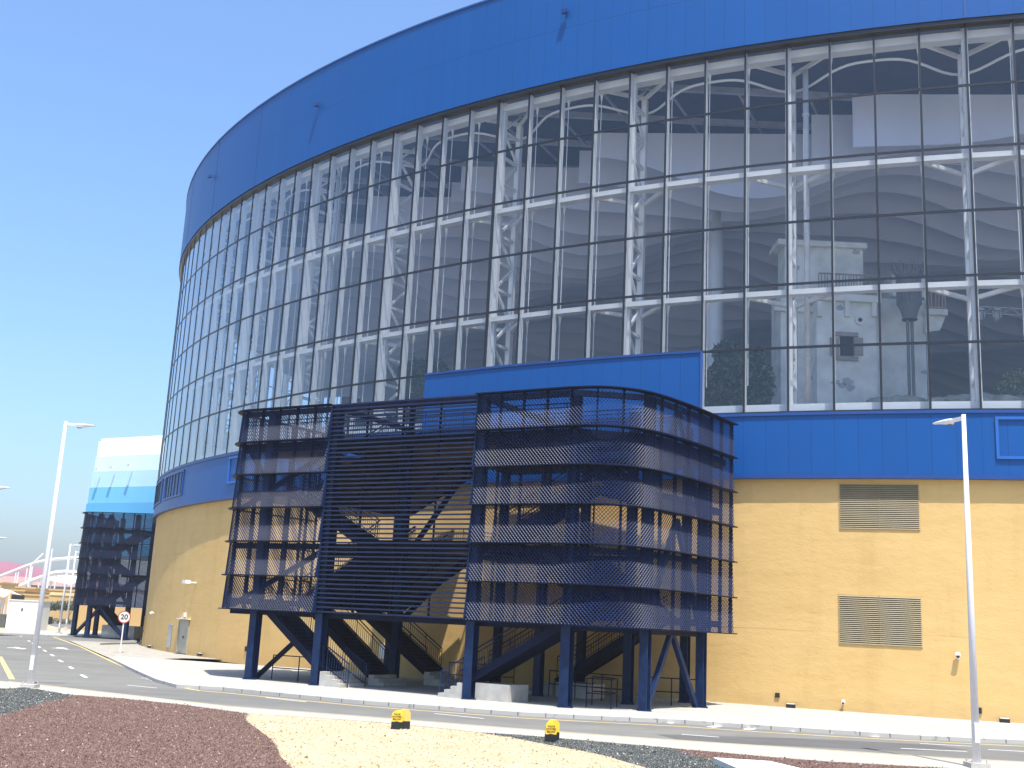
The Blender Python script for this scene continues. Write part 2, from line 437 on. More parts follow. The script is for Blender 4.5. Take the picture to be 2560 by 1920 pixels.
# roof deck, closed back wall, floor inside
ring = [W(k, -0.2) for k in krange(KMIN+1, KMAX-1, 1)]
mb = MB(); mb.poly(ring, ZR-0.9); mb.build('roof_deck', simple('roof_underside', (0.07, 0.08, 0.11), 0.9), arena)
mb = MB(); mb.poly([W(k, -0.35) for k in krange(KMIN+1, KMAX-1, 1)], ZG0-0.3)
M_floor = simple('hall_floor', (0.20, 0.21, 0.23), 0.8, var=0.1, scale=0.2)
mb.build('hall_floor', M_floor, arena)
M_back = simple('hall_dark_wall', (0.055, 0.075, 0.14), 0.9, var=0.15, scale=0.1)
a0, a1 = W(KMIN+1, -0.2), W(KMAX-1, -0.2)
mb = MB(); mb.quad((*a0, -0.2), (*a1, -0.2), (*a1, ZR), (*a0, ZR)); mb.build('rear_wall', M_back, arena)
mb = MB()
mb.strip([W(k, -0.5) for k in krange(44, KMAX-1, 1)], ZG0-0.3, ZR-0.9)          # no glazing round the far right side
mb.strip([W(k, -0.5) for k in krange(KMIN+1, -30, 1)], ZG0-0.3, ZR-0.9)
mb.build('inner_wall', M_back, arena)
# dark show building inside the hall that closes the view behind the glass
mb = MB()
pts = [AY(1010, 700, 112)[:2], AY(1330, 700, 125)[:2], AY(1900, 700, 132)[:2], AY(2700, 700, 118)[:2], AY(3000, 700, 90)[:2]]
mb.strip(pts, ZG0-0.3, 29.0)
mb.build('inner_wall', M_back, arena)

# glass panes: the hundred that show largest one by one, the rest together
def pane_quad(mb, k, r):
    a, b_ = W(k, 0.0), W(k+1, 0.0); z0 = ZG0+ROW*r; z1 = z0+ROW
    mb.quad((*a, z0), (*b_, z0), (*b_, z1), (*a, z1))
def is_par(k, r): return r == 0 and 18 <= k < 26
rest = MB(); big = 0
for k in range(-30, 44):
    for r in range(6):
        if is_par(k, r): continue
        if 16 <= k <= 33:
            mb = MB(); pane_quad(mb, k, r); mb.build('glass_pane', M_glass, arena); big += 1
        else: pane_quad(rest, k, r)
rest.build('glass_panes', M_glass, arena, kind='stuff')
# black mullions and transoms
for k in range(-30, 45):
    x, y = W(k, 0.01); n = nrm(k); w = 0.17 if k == 20 else 0.10
    z0 = ZG0+ROW if 18 < k < 26 else ZG0
    mb = MB(); mb.bar((x, y, z0), (x, y, ZG1), w, 0.05, up=(n.x, n.y, 0)); mb.build('mullion', M_frame, arena)
for r in range(6):
    z = ZG0+ROW*r
    rr = [(-30, 18), (26, 44)] if r == 0 else [(-30, 44)]
    for a, b_ in rr:
        mb = MB()
        for k in range(a, b_):
            p, q = W(k, 0.0), W(k+1, 0.0)
            hgt = 0.07 if r == 0 else 0.125
            mb.bar((*p, z+(0.04 if r == 0 else 0)), (*q, z+(0.04 if r == 0 else 0)), 0.045, hgt)
        mb.build('transom', M_frame, arena)
# raised blue panel behind the stair tower
mb = MB()
ks = krange(18, 26, 0.5)
mb.strip([W(k, 0.10) for k in ks], ZG0+0.01, ZG0+ROW-0.06, ks)
for k in (18, 26):
    a, b_ = W(k, -0.1), W(k, 0.10)
    mb.quad((*a, ZG0), (*b_, ZG0), (*b_, ZG0+ROW-0.06), (*a, ZG0+ROW-0.06))
pp = mb.build('blue_parapet', M_blue, arena)
mb = MB()
for a, b_ in zip(ks[:-1], ks[1:]):
    mb.bar((*W(a, 0.0), ZG0+ROW-0.0), (*W(b_, 0.0), ZG0+ROW-0.0), 0.32, 0.12)
mb.bar((*W(26, 0.06), ZG0), (*W(26, 0.06), ZG0+ROW), 0.14, 0.14)
mb.build('parapet_trim', M_bluedark, pp)

# white steelwork behind the glass --------------------------------------------------
def beam_ring(name, z, off, w, h, k0, k1):
    mb = MB()
    for k in range(k0, k1):
        mb.bar((*W(k, off), z), (*W(k+1, off), z), w, h)
    mb.build(name, M_white, arena)
for r in (2, 4): beam_ring('ring_beam', ZG0+ROW*r-0.30, -0.55, 0.50, 0.26, -26, 44)
beam_ring('ring_beam', ZG1-0.25, -0.75, 0.6, 0.40, -26, 44)
beam_ring('ring_beam', ZG0+0.30, -0.70, 0.5, 0.42, -26, 44)
for k in range(-26, 44):
    n = nrm(k)
    x, y = W(k, -0.30)
    mb = MB(); mb.bar((x, y, ZG0), (x, y, ZG1), 0.08, 0.34, up=(n.x, n.y, 0)); mb.build('glazing_fin', M_white, arena)
rod = MB()
for k in range(-10, 42):
    if k % 4 == 0: continue
    x, y = W(k, -0.95)
    for r0, r1 in ((0.5, 2), (2, 4), (4, 6)):
        z0, z1 = ZG0+ROW*r0, ZG0+ROW*r1
        rod.tube([(x, y, z0), (x, y, z1-0.5)], 0.025, 5)
        rod.tube([(x, y, z1-0.9), (x, y, z1-0.4)], 0.03, 6, r1=0.10)
rod.build('tie_rods', M_white, arena)
for k in range(-24, 44, 4):
    mb = MB(); n = nrm(k)
    a = Vector((*W(k, -0.62), 0)); c = Vector((*W(k, -2.3), 0))
    up = (n.x, n.y, 0)
    mb.bar((a.x, a.y, ZG0-0.2), (a.x, a.y, ZG1+0.4), 0.30, 0.26, up=up)
    mb.bar((c.x, c.y, ZG0-0.2), (c.x, c.y, ZG1-0.6), 0.30, 0.30, up=up)
    nb = 12; st = (ZG1-ZG0)/nb
    for i in range(nb):
        z = ZG0+i*st
        mb.bar((a.x, a.y, z), (c.x, c.y, z), 0.16, 0.16)
        p, q = (a, c) if i % 2 else (c, a)
        mb.bar((p.x, p.y, z), (q.x, q.y, z+st), 0.13, 0.13)
    for r in (2, 4, 6):
        for s in (-1, 1):
            q = W(k+s*1.0, -0.6); z = ZG0+ROW*r-0.35
            mb.bar((c.x, c.y, z-0.15), (*q, z), 0.16, 0.20)
    mb.build('column_truss', M_white, arena)
# grey service pipe beside every other truss and the looping pipe under the ceiling
M_pipe = simple('grey_pipe', (0.55, 0.55, 0.56), 0.45)
for k in (12, 28):
    mb = MB(); x, y = W(k+0.35, -1.7)
    mb.tube([(x, y, ZG0), (x, y, ZG1-0.6)], 0.15, 12)
    for z in (16.5, 20, 23, 26.5, 29.5): mb.tube([(x, y, z), (x, y, z+0.12)], 0.18, 12)
    mb.build('service_pipe', M_pipe, arena, smooth=True)
mb = MB(); pts = []
for k in krange(-8, 42, 0.2):
    ph = (k % 4)/4
    z = ZG1-0.75-0.55*(0.5+0.5*math.cos(2*math.pi*ph))**1.5
    off = -1.25-1.3*(0.5+0.5*math.cos(2*math.pi*ph))**2
    pts.append((*W(k, off), z))
mb.tube(pts, 0.075, 7); mb.build('loop_pipe', M_white, arena, smooth=True)

# ceiling: steel grid and long hanging baffles with wavy lower edges
M_baffle = simple('grey_baffle', (0.62, 0.68, 0.86), 0.9, var=0.05, scale=0.2)
def inside(x, y, marg):
    best = 1e9; kb = 0
    for k in range(-30, 44):
        d = (x-PL[k].x)**2+(y-PL[k].y)**2
        if d < best: best, kb = d, k
    n = nrm(kb); return (x-PL[kb].x)*n.x+(y-PL[kb].y)*n.y < -marg
for i in range(28):
    y0 = 57.5+i*2.5+0.02*i*i
    xs = [x for x in np.arange(-28, 60, 0.75)]
    run = [x for x in xs if inside(x, y0-0.10*x, 5.2+(1.8 if i % 2 else 0))]
    if len(run) < 4: continue
    mb = MB(); ph = i*0.5
    lo = [29.6+0.95*math.sin(x*0.27+ph)+0.45*math.sin(x*0.43-ph*1.1) - 0.04*i for x in run]
    top = 32.2
    for j in range(len(run)-1):
        xa, xb = run[j], run[j+1]; ya, yb = y0-0.10*xa, y0-0.10*xb
        mb.quad((xa, ya, lo[j]), (xb, yb, lo[j+1]), (xb, yb, top), (xa, ya, top))
        mb.quad((xa, ya+0.07, top), (xb, yb+0.07, top), (xb, yb+0.07, lo[j+1]), (xa, ya+0.07, lo[j]))
        mb.quad((xa, ya, lo[j]), (xa, ya+0.07, lo[j]), (xb, yb+0.07, lo[j+1]), (xb, yb, lo[j+1]))
    xa = run[0]; ya = y0-0.10*xa
    mb.quad((xa, ya, lo[0]), (xa, ya, top), (xa, ya+0.07, top), (xa, ya+0.07, lo[0]))
    mb.build('ceiling_baffle', M_baffle, arena)
mb = MB()
for i in range(22):
    y = 58+i*4.0
    xs = [x for x in np.arange(-28, 60, 1.0) if inside(x, y, 1.5)]
    if len(xs) > 3:
        mb.bar((xs[0], y, 33.2), (xs[-1], y, 33.2), 0.25, 0.35)
        for x in xs[::4]: mb.bar((x, y, 33.1), (x+2, y+4, 33.1), 0.12, 0.15)
mb.build('roof_trusses', simple('roof_steel', (0.30, 0.31, 0.36), 0.6), arena)
# round silver column inside
mb = MB(); c = AY(1790, 600, 67)
mb.tube([(c[0], 67, ZG0-0.3), (c[0], 67, 31)], 0.50, 28)
mb.build('round_column', simple('silver_column', (0.80, 0.81, 0.84), 0.45, var=0.03), arena, smooth=True)

# ------------------------------------------------------------------ wall fittings of the arena
M_louv = simple('louvre_blades', (0.27, 0.215, 0.115), 0.55, var=0.08)
M_dark = simple('opening_shade', (0.012, 0.011, 0.010), 0.9)  # near-black colour standing in for the shade inside openings
def wall_frame(k0, k1, z0, z1, off, t, d, mat, name, parent, inner=None):
    mb = MB()
    for a, b_ in zip(krange(k0, k1, (k1-k0)/4)[:-1], krange(k0, k1, (k1-k0)/4)[1:]):
        for z in (z0, z1): mb.bar((*W(a, off), z), (*W(b_, off), z), d, t)
    for k in (k0, k1):
        n = nrm(k); mb.bar((*W(k, off), z0-t/2), (*W(k, off), z1+t/2), t, d-0.004, up=(n.x, n.y, 0))
    return mb.build(name, mat, parent)
def louvre(k0, k1, z0, z1):
    k0, k1 = KC(k0), KC(k1)
    # near-black sheet painted as the opening's shade, tilted blades standing in a frame
    fr = wall_frame(k0, k1, z0, z1, -0.262, 0.06, 0.035, M_yellow, 'louvre_vent', arena)
    mb = MB(); ks = krange(k0, k1, (k1-k0)/6)
    mb.strip([W(k, -0.266) for k in ks], z0, z1, ks); mb.build('shade_sheet', M_dark, fr)
    mb = MB(); n = int((z1-z0)/0.085)
    for i in range(n):
        z = z0+(i+0.5)*(z1-z0)/n
        for a, b_ in zip(ks[:-1], ks[1:]):
            p0, p1, q0, q1 = W(a, -0.222), W(b_, -0.222), W(a, -0.262), W(b_, -0.262)
            mb.quad((*p0, z-0.030), (*p1, z-0.030), (*q1, z+0.030), (*q0, z+0.030))
            mb.quad((*p0, z-0.030), (*q0, z+0.030), (*q0, z+0.018), (*p0, z-0.042))
            mb.quad((*p0, z-0.042), (*p1, z-0.042), (*p1, z-0.030), (*p0, z-0.030))
    km = (k0+k1)/2; nn = nrm(km)
    mb.bar((*W(km, -0.235), z0), (*W(km, -0.235), z1), 0.02, 0.03, up=(nn.x, nn.y, 0))
    mb.build('blades', M_louv, fr)
louvre(29.34, 31.06, 8.1, 10.18)
louvre(29.3, 31.04, 2.95, 5.12)
def blue_hatch(k0, k1, z0, z1, slats=0):
    k0, k1 = KC(k0), KC(k1)
    fr = wall_frame(k0, k1, z0, z1, 0.04, 0.13, 0.10, M_bluedark if slats else M_blue2, 'wall_hatch', arena)
    if slats:
        mb = MB()
        for i in range(slats):
            k = k0+(i+0.5)*(k1-k0)/slats; n = nrm(k)
            mb.bar((*W(k, 0.03), z0), (*W(k, 0.03), z1), 0.10, 0.05, up=(n.x, n.y, 0))
        mb.build('slats', M_frame, fr)
M_blue2 = simple('blue_frame', (0.012, 0.11, 0.40), 0.35, var=0.04)
blue_hatch(32.72, 33.6, 11.36, 13.15)
blue_hatch(33.8, 34.7, 11.36, 13.15)
blue_hatch(8.5, 10.2, 11.5, 13.2)
blue_hatch(1.2, 4.1, 11.3, 13.1, 6)
blue_hatch(-3.2, 0.4, 11.3, 13.1, 7)
# doors at the left of the yellow wall
def door(k0, k1, h, mat, leaf=2):
    k0, k1 = KC(k0), KC(k1)
    fr = wall_frame(k0, k1, 0.04, h, -0.24, 0.08, 0.10, mat, 'service_door', arena)
    mb = MB(); ks = krange(k0, k1, (k1-k0)/2)
    mb.strip([W(k, -0.245) for k in ks], 0.0, h, ks); l = mb.build('leaf', mat, fr)
    mb = MB(); km = (k0+k1)/2+0.08
    n = nrm(km); p = W(km, -0.21)
    mb.box(p[0]-0.04, p[1]-0.04, 1.0, p[0]+0.04, p[1]+0.04, 1.16); mb.build('handle', M_black, fr)
    return fr
door(5.15, 6.15, 2.2, M_greysteel)
door(-2.1, -1.45, 2.25, M_yellow)
mb = MB(); mb.bar((*W(KC(5.05), -0.15), 2.33), (*W(KC(6.25), -0.15), 2.33), 0.22, 0.05); mb.build('door_canopy', M_bright, arena)
mb = MB(); k = 4.0
for a, b_ in ((KC(3.85), KC(4.35)),):
    mb.strip([W(a, -0.24), W(b_, -0.24)], 0.25, 1.85); mb.bar((*W(a, -0.25), 1.87), (*W(b_, -0.25), 1.87), 0.08, 0.05)
mb.build('grille_panel', simple('grey_grille', (0.42, 0.42, 0.40), 0.5, var=0.3, scale=6), arena)

# small fittings: each is a thing
def wall_box(name, k, z, w, h, d, mat, label, cat, off=-0.27, group=None):
    k = KC(k); x, y = W(k, off+d/2); n = nrm(k); mb = MB()
    mb.bar((x, y, z-h/2), (x, y, z+h/2), w, d, up=(n.x, n.y, 0))
    o = mb.build(name, mat); return tag(o, label, cat, group)
wall_box('junction_box', 27.94, 0.50, 0.20, 0.20, 0.06, M_black, 'small square black box low on the yellow wall right of the blue stair tower', 'junction box')
wall_box('junction_box', 32.15, 0.42, 0.18, 0.24, 0.06, M_black, 'small black box low on the yellow wall just behind the right lamp post', 'junction box')
wall_box('junction_box', 10.6, 0.75, 0.12, 0.3, 0.08, M_black, 'thin dark outlet low on the sunlit yellow wall right of the grey double door', 'junction box')
wall_box('meter_cabinet', 17.0, 1.25, 0.42, 0.75, 0.12, M_bright, 'small white cabinet on the yellow wall behind the stair flights', 'cabinet')
wall_box('exit_light', 5.65, 2.62, 0.30, 0.30, 0.14, M_bright, 'small white lamp box mounted above the grey double door', 'lamp')
for k, lab in ((28.25, 'small black uplight at the wall foot, left of and below the two big louvres'),
               (32.62, 'small black ground uplight at the wall foot right of the right lamp post'),
               (7.65, 'small dark uplight at the foot of the yellow wall between grey door and stair tower'),
               (1.6, 'small dark uplight at the foot of the yellow wall left of the grey door')):
    k = KC(k); x, y = W(k, 0.0)
    t = thing('ground_uplight', lab, 'uplight', (x, y, 0), 'uplights along the wall foot')
    mb = MB(); tt = (PL[int(k)+1]-PL[int(k)]).normalized()
    mb.bar((x-tt.x*.2, y-tt.y*.2, 0.08), (x+tt.x*.2, y+tt.y*.2, 0.08), 0.22, 0.16); mb.build('housing', M_black, t)
    mb = MB(); mb.bar((x-tt.x*.17, y-tt.y*.17, 0.175), (x+tt.x*.17, y+tt.y*.17, 0.175), 0.18, 0.03); mb.build('lens', M_bright, t)
def camera_at(k, z, label, ln=0.42, r=0.10):
    k = KC(k)
    n = nrm(k); x, y = W(k, -0.27)
    t = thing('security_camera', label, 'camera', (x, y, z))
    mb = MB(); mb.tube([(x, y, z), (x+n.x*ln*0.5, y+n.y*ln*0.5, z)], 0.04, 8); mb.build('bracket', M_bright, t)
    mb = MB(); mb.tube([(x+n.x*ln*0.35, y+n.y*ln*0.35, z+0.02), (x+n.x*ln, y+n.y*ln, z-0.06)], r, 12); mb.build('housing', M_bright, t, smooth=False)
    mb = MB(); mb.tube([(x+n.x*(ln+.001), y+n.y*(ln+.001), z-0.06), (x+n.x*(ln+0.01), y+n.y*(ln+0.01), z-0.061)], r*0.6, 12); mb.build('lens', M_black, t)
camera_at(31.75, 2.70, 'round white camera on the yellow wall left of the right lamp post', 0.24, 0.12)
camera_at(29.37, 0.42, 'short white pipe stub low on the yellow wall below the louvres', 0.30, 0.08)
camera_at(24.4, 2.55, 'small round camera on the shaded yellow wall behind the right stair', 0.30, 0.11)
camera_at(1.0, 2.6, 'tiny white camera on the yellow wall near its left edge', 0.3, 0.1)
# arm-mounted floodlight on the yellow wall
x, y = W(KC(6.37), -0.27); n = nrm(KC(6.37))
t = thing('floodlight', 'white arm floodlight sticking out of the yellow wall above the grey door', 'light', (x, y, 4.85))
mb = MB(); mb.bar((x, y, 4.85), (x+n.x*.72, y+n.y*.72, 4.85), 0.10, 0.10); mb.build('arm', M_bright, t)
mb = MB(); tt = Vector((-n.y, n.x)); px_, py_ = x+n.x*.72, y+n.y*.72
mb.bar((px_-tt.x*.34, py_-tt.y*.34, 4.86), (px_+tt.x*.34, py_+tt.y*.34, 4.86), 0.36, 0.24); mb.build('lamp_head', M_bright, t)
def roof_spot(k, z, label):
    k = KC(k)
    n = nrm(k); x, y = W(k, 0.3)
    t = thing('roof_spotlight', label, 'light', (x, y, z), 'spotlights on arms along the blue roof band')
    mb = MB(); mb.bar((x, y, z), (x+n.x*0.16, y+n.y*0.16, z+0.06), 0.06, 0.06); mb.build('arm', M_bluedark, t)
    mb = MB(); q = (x+n.x*0.14, y+n.y*0.14, z+0.08)
    mb.bar(q, (q[0]+n.x*0.26, q[1]+n.y*0.26, z+0.02), 0.34, 0.22); mb.build('lamp_head', M_bluedark, t)
roof_spot(22.2, 36.9, 'blue roof band spotlight nearest the top edge of the picture')
roof_spot(12.35, 36.45, 'blue spotlight on an arm at the middle of the roof band, between the other two')
roof_spot(4.0, 36.4, 'blue spotlight on an arm at the far left of the roof band')

# ------------------------------------------------------------------ stair tower
def path_len(pts):
    s = [0]
    for a, b_ in zip(pts[:-1], pts[1:]): s.append(s[-1]+math.hypot(b_[0]-a[0], b_[1]-a[1]))
    return s
def resample(pts, step):
    s = path_len(pts); n = max(2, int(round(s[-1]/step))); out = []
    for i in range(n+1):
        t = s[-1]*i/n; j = 0
        while j < len(s)-2 and s[j+1] < t: j += 1
        f = (t-s[j])/max(1e-9, s[j+1]-s[j])
        a, b_ = pts[j], pts[j+1]
        out.append((a[0]+(b_[0]-a[0])*f, a[1]+(b_[1]-a[1])*f))
    return out, s[-1]
def smooth_path(pts, it=2):
    for _ in range(it):
        q = [pts[0]]
        for a, b_ in zip(pts[:-1], pts[1:]):
            q.append((a[0]*.75+b_[0]*.25, a[1]*.75+b_[1]*.25)); q.append((a[0]*.25+b_[0]*.75, a[1]*.25+b_[1]*.75))
        q.append(pts[-1]); pts = q
    return pts
def path_normals(pts, side):
    out = []
    for i in range(len(pts)):
        a, b_ = pts[max(0, i-1)], pts[min(len(pts)-1, i+1)]
        d = math.hypot(b_[0]-a[0], b_[1]-a[1])+1e-9
        out.append((side*(b_[1]-a[1])/d, -side*(b_[0]-a[0])/d))
    return out

LEFT = smooth_path([(-5.75, 6.2), (-6.0, 3.5), (-6.25, 1.6), (-6.2, 0.55), (-5.5, 0.02), (-4.6, 0.0), (-2, 0), (0.0, 0.0)], 2)
RIGHT = smooth_path([(7.94, 0), (10, 0), (11.6, 0.0), (12.6, 0.0), (13.75, 0.2), (14.6, 0.88), (15.15, 1.95), (15.5, 3.84), (15.78, 6.1), (15.95, 8.78), (16.02, 9.5)], 2)
FINS = [3.13+1.58*i for i in range(7)]

class Tower:
    def __init__(s, O, u, w, zs, root, detail):
        s.O, s.u, s.w, s.zs, s.root, s.detail = O, u, w, zs, root, detail
    def P(s, a, b_, z): return (s.O[0]+s.u[0]*a+s.w[0]*b_, s.O[1]+s.u[1]*a+s.w[1]*b_, z*s.zs)
    def bar(s, mb, p, q, w, h, up=(0, 0, 1)): mb.bar(s.P(*p), s.P(*q), w, h, up)

def flight(T, s0, z0, s1, z1, w0, w1, rails=True):
    """one stair flight: two stringers, treads and risers; its railings are sub-parts"""
    mb = MB()
    n = max(4, int(round(abs(z1-z0)/0.165)))
    for wv in (w0, w1):
        T.bar(mb, (s0, wv, z0), (s1, wv, z1), 0.09, 0.34)
    for i in range(n):
        a = s0+(s1-s0)*i/n; b_ = s0+(s1-s0)*(i+1)/n
        zz = z0+(z1-z0)*(i+1)/n; zp = z0+(z1-z0)*i/n
        for (p, q, r, t) in (((a, w0+.05, zz), (b_, w0+.05, zz), (b_, w1-.05, zz), (a, w1-.05, zz)),
                             ((a, w0+.05, zp), (a, w1-.05, zp), (a, w1-.05, zz), (a, w0+.05, zz))):
            mb.quad(T.P(*p), T.P(*q), T.P(*r), T.P(*t))
        mb.quad(T.P(a, w0+.05, zz-.04), T.P(b_, w0+.05, zz-.04), T.P(b_, w1-.05, zz-.04), T.P(a, w1-.05, zz-.04))
    # soffit sheet under the treads
    mb.quad(T.P(s0, w0+.045, z0-.12), T.P(s1, w0+.045, z1-.12), T.P(s1, w1-.045, z1-.12), T.P(s0, w1-.045, z0-.12))
    fl = mb.build('stair_flight', M_steel, T.root)
    if rails and T.detail:
        for wv in (w0+.02, w1-.02):
            rb = MB()
            T.bar(rb, (s0, wv, z0+1.1), (s1, wv, z1+1.1), 0.045, 0.045)
            T.bar(rb, (s0, wv, z0+0.93), (s1, wv, z1+0.93), 0.03, 0.03)
            T.bar(rb, (s0, wv, z0+0.28), (s1, wv, z1+0.28), 0.03, 0.03)
            L = abs(s1-s0); nb = int(L/0.125)
            for i in range(nb+1):
                a = s0+(s1-s0)*i/nb; z = z0+(z1-z0)*i/nb
                big = i % 8 == 0
                T.bar(rb, (a, wv, z+(0.05 if big else 0.28)), (a, wv, z+(1.1 if big else 0.93)), 0.035 if big else 0.018, 0.035 if big else 0.018, up=(1, 0, 0))
            rb.build('railing', M_steel, fl)
    return fl
def railing(T, pts, name='deck_railing'):
    rb = MB()
    for p, q in zip(pts[:-1], pts[1:]):
        (a, b_, z), (c, d, z2) = p, q
        for h, t in ((1.1, .045), (.93, .03), (.12, .03)):
            T.bar(rb, (a, b_, z+h), (c, d, z2+h), t, t)
        L = math.hypot(c-a, d-b_); nb = max(1, int(L/0.125))
        for i in range(nb+1):
            f = i/nb
            T.bar(rb, (a+(c-a)*f, b_+(d-b_)*f, z+(z2-z)*f), (a+(c-a)*f, b_+(d-b_)*f, z+(z2-z)*f+(1.1 if i % 8 == 0 else .93)), 0.018 if i % 8 else .035, 0.018 if i % 8 else .035, up=(1, 0, 0))
    return rb.build(name, M_steel, T.root)
def deck(T, poly, z, th=0.28):
    mb = MB(); pts = [T.P(a, b_, 0)[:2] for a, b_ in poly]
    mb.prism(pts, (z-th)*T.zs, z*T.zs); return mb.build('deck', M_steel, T.root)

def expanded(T, path, side):
    """tiers of expanded metal, each leaning out to the fin below it"""
    for ti in range(6):
        z0, z1 = FINS[ti]+0.03, FINS[ti+1]-0.05
        if T.detail:
            px, L = resample(path, 0.076)
            nn = path_normals(px, side)
            H = z1-z0; rows = 18; hh = H/rows
            P0 = np.array(px); N0 = np.array(nn); n = len(px)
            O = np.array(T.O); u = np.array(T.u); w = np.array(T.w)
            Wp = O+P0[:, :1]*u+P0[:, 1:]*w
            Wn = N0[:, :1]*u+N0[:, 1:]*w
            base = origin_of(T.root)
            verts = []; faces = []; cnt = 0
            idx = np.arange(n)
            for j in range(rows):
                zc = z0+(j+0.5)*hh + (hh*0.5)*np.where((idx+j) % 2 == 0, 1, -1)
                lean = 0.02+0.07*(1-(zc-z0)/H)
                for dz, do in ((-0.0180, 0.014), (0.0180, -0.014)):
                    v = np.empty((n, 3)); v[:, :2] = Wp+Wn*(lean+do)[:, None]; v[:, 2] = (zc+dz)*T.zs
                    verts.append(v)
                a = cnt+idx[:-1]
                faces.append(np.stack([a, a+1, a+1+n, a+n], 1)); cnt += 2*n
            V = np.concatenate(verts)-np.array(base); Fc = np.concatenate(faces)
            me = bpy.data.meshes.new('mesh_panel'); me.from_pydata(V.tolist(), [], Fc.tolist()); me.materials.append(M_mesh)
            o = bpy.data.objects.new('mesh_panel', me); col.objects.link(o); o.parent = T.root
        else:
            px, L = resample(path, 0.5); nn = path_normals(px, side); mb = MB()
            for i in range(len(px)-1):
                A, B = px[i], px[i+1]; na, nb = nn[i], nn[i+1]
                q = [T.P(A[0]+na[0]*.09, A[1]+na[1]*.09, z0), T.P(B[0]+nb[0]*.09, B[1]+nb[1]*.09, z0),
                     T.P(B[0]+nb[0]*.02, B[1]+nb[1]*.02, z1), T.P(A[0]+na[0]*.02, A[1]+na[1]*.02, z1)]
                mb.quad(*q, uv=[(i*.5, z0), (i*.5+.5, z0), (i*.5+.5, z1), (i*.5, z1)])
            mb.build('mesh_panel', M_perf, T.root)
    # fins
    px, L = resample(path, 0.3); nn = path_normals(px, side)
    for z in FINS:
        mb = MB()
        for i in range(len(px)-1):
            A, B, na, nb = px[i], px[i+1], nn[i], nn[i+1]
            i0 = [(A[0]-na[0]*.10, A[1]-na[1]*.10), (B[0]-nb[0]*.10, B[1]-nb[1]*.10)]
            o0 = [(A[0]+na[0]*.27, A[1]+na[1]*.27), (B[0]+nb[0]*.27, B[1]+nb[1]*.27)]
            for zz in (z-0.025, z+0.025):
                mb.quad(T.P(*i0[0], zz), T.P(*i0[1], zz), T.P(*o0[1], zz), T.P(*o0[0], zz))
            mb.quad(T.P(*o0[0], z-.025), T.P(*o0[1], z-.025), T.P(*o0[1], z+.025), T.P(*o0[0], z+.025))
            mb.quad(T.P(*i0[0], z-.025), T.P(*i0[1], z-.025), T.P(*i0[1], z+.025), T.P(*i0[0], z+.025))
        mb.build('fin', M_steel, T.root)
    # uprights
    px, L = resample(path, 1.12); nn = path_normals(px, side)
    for A, na in zip(px, nn):
        mb = MB()
        c = (A[0]-na[0]*.08, A[1]-na[1]*.08)
        d3 = (T.u[0]*na[0]+T.w[0]*na[1], T.u[1]*na[0]+T.w[1]*na[1], 0)
        T.bar(mb, (*c, FINS[0]), (*c, FINS[6]), 0.06, 0.15, up=d3); mb.build('upright', M_steel, T.root)

def h_post(T, a, b_, z1, wd=0.34, mat=None):
    """rolled H section: two flanges and a web"""
    mb = MB()
    for d in (-1, 1):
        T.bar(mb, (a, b_+d*wd/2, 0), (a, b_+d*wd/2, z1), wd, 0.03, up=(T.w[0], T.w[1], 0))
    T.bar(mb, (a, b_, 0), (a, b_, z1), 0.03, wd-0.03, up=(T.w[0], T.w[1], 0))
    x, y, z = T.P(a, b_, 0)
    mb.box(x-wd*.75, y-wd*.75, 0.0, x+wd*.75, y+wd*.75, 0.035)
    for sx_ in (-1, 1):
        for sy_ in (-1, 1): mb.box(x+sx_*wd*.6-.025, y+sy_*wd*.6-.025, 0.036, x+sx_*wd*.6+.025, y+sy_*wd*.6+.025, 0.08)
    return mb.build('post', mat or M_steelpost, T.root)

# --- near tower
O1, u1, w1 = (-8.25, 50.84), (0.8612, -0.5083), (0.5083, 0.8612)
tower = thing('stair_tower', 'big navy stair tower on legs, wrapped in mesh tiers and a wide slatted screen', 'stair tower', (O1[0], O1[1], 0))
T = Tower(O1, u1, w1, 1.0, tower, True)
for a, b_ in ((-3.8, 0.32), (0.12, 0.30), (8.15, 0.22), (12.45, 0.42), (15.0, 2.2), (15.55, 6.95), (0.12, 6.1), (8.4, 5.6), (12.95, 5.2), (13.9, 9.3), (-4.2, 5.8), (-3.0, 9.9), (3.6, 10.0), (8.4, 9.8), (4.1, 0.62)):
    if (a, b_) == (4.1, 0.62):
        mb = MB(); T.bar(mb, (a, b_, 3.2), (a, b_, 12.6), 0.2, 0.2, up=(w1[0], w1[1], 0)); mb.build('post', M_steel, tower)
    else: h_post(T, a, b_, 12.55, 0.40 if b_ < 1 else 0.36)
expanded(T, LEFT, 1); expanded(T, RIGHT, 1)
# slatted screen with its two frame plates
mb = MB(); nS = 47
for i in range(nS):
    z = FINS[0]+0.06+(FINS[6]-FINS[0]-0.08)*i/(nS-1)
    T.bar(mb, (0.03, 0.0, z), (7.91, 0.0, z), 0.10, 0.068)
scr = mb.build('slat_screen', M_steel2, tower)
mb = MB()
for a in (2.0, 4.0, 6.0): T.bar(mb, (a, 0.10, FINS[0]), (a, 0.10, FINS[6]), 0.05, 0.10, up=(w1[0], w1[1], 0))
mb.build('backing_bars', M_steel, scr)
for a in (-0.02, 7.97):
    mb = MB()
    for ti in range(6):
        z0, z1 = FINS[ti], FINS[ti+1]
        for da in (-.02, .02):
            mb.quad(T.P(a+da, 0.15, z0), T.P(a+da, -0.26, z0), T.P(a+da, -0.06, z1), T.P(a+da, 0.15, z1))
        mb.quad(T.P(a-.02, -0.26, z0), T.P(a+.02, -0.26, z0), T.P(a+.02, -0.06, z1), T.P(a-.02, -0.06, z1))
    mb.build('frame_plate', M_steelpost, tower)
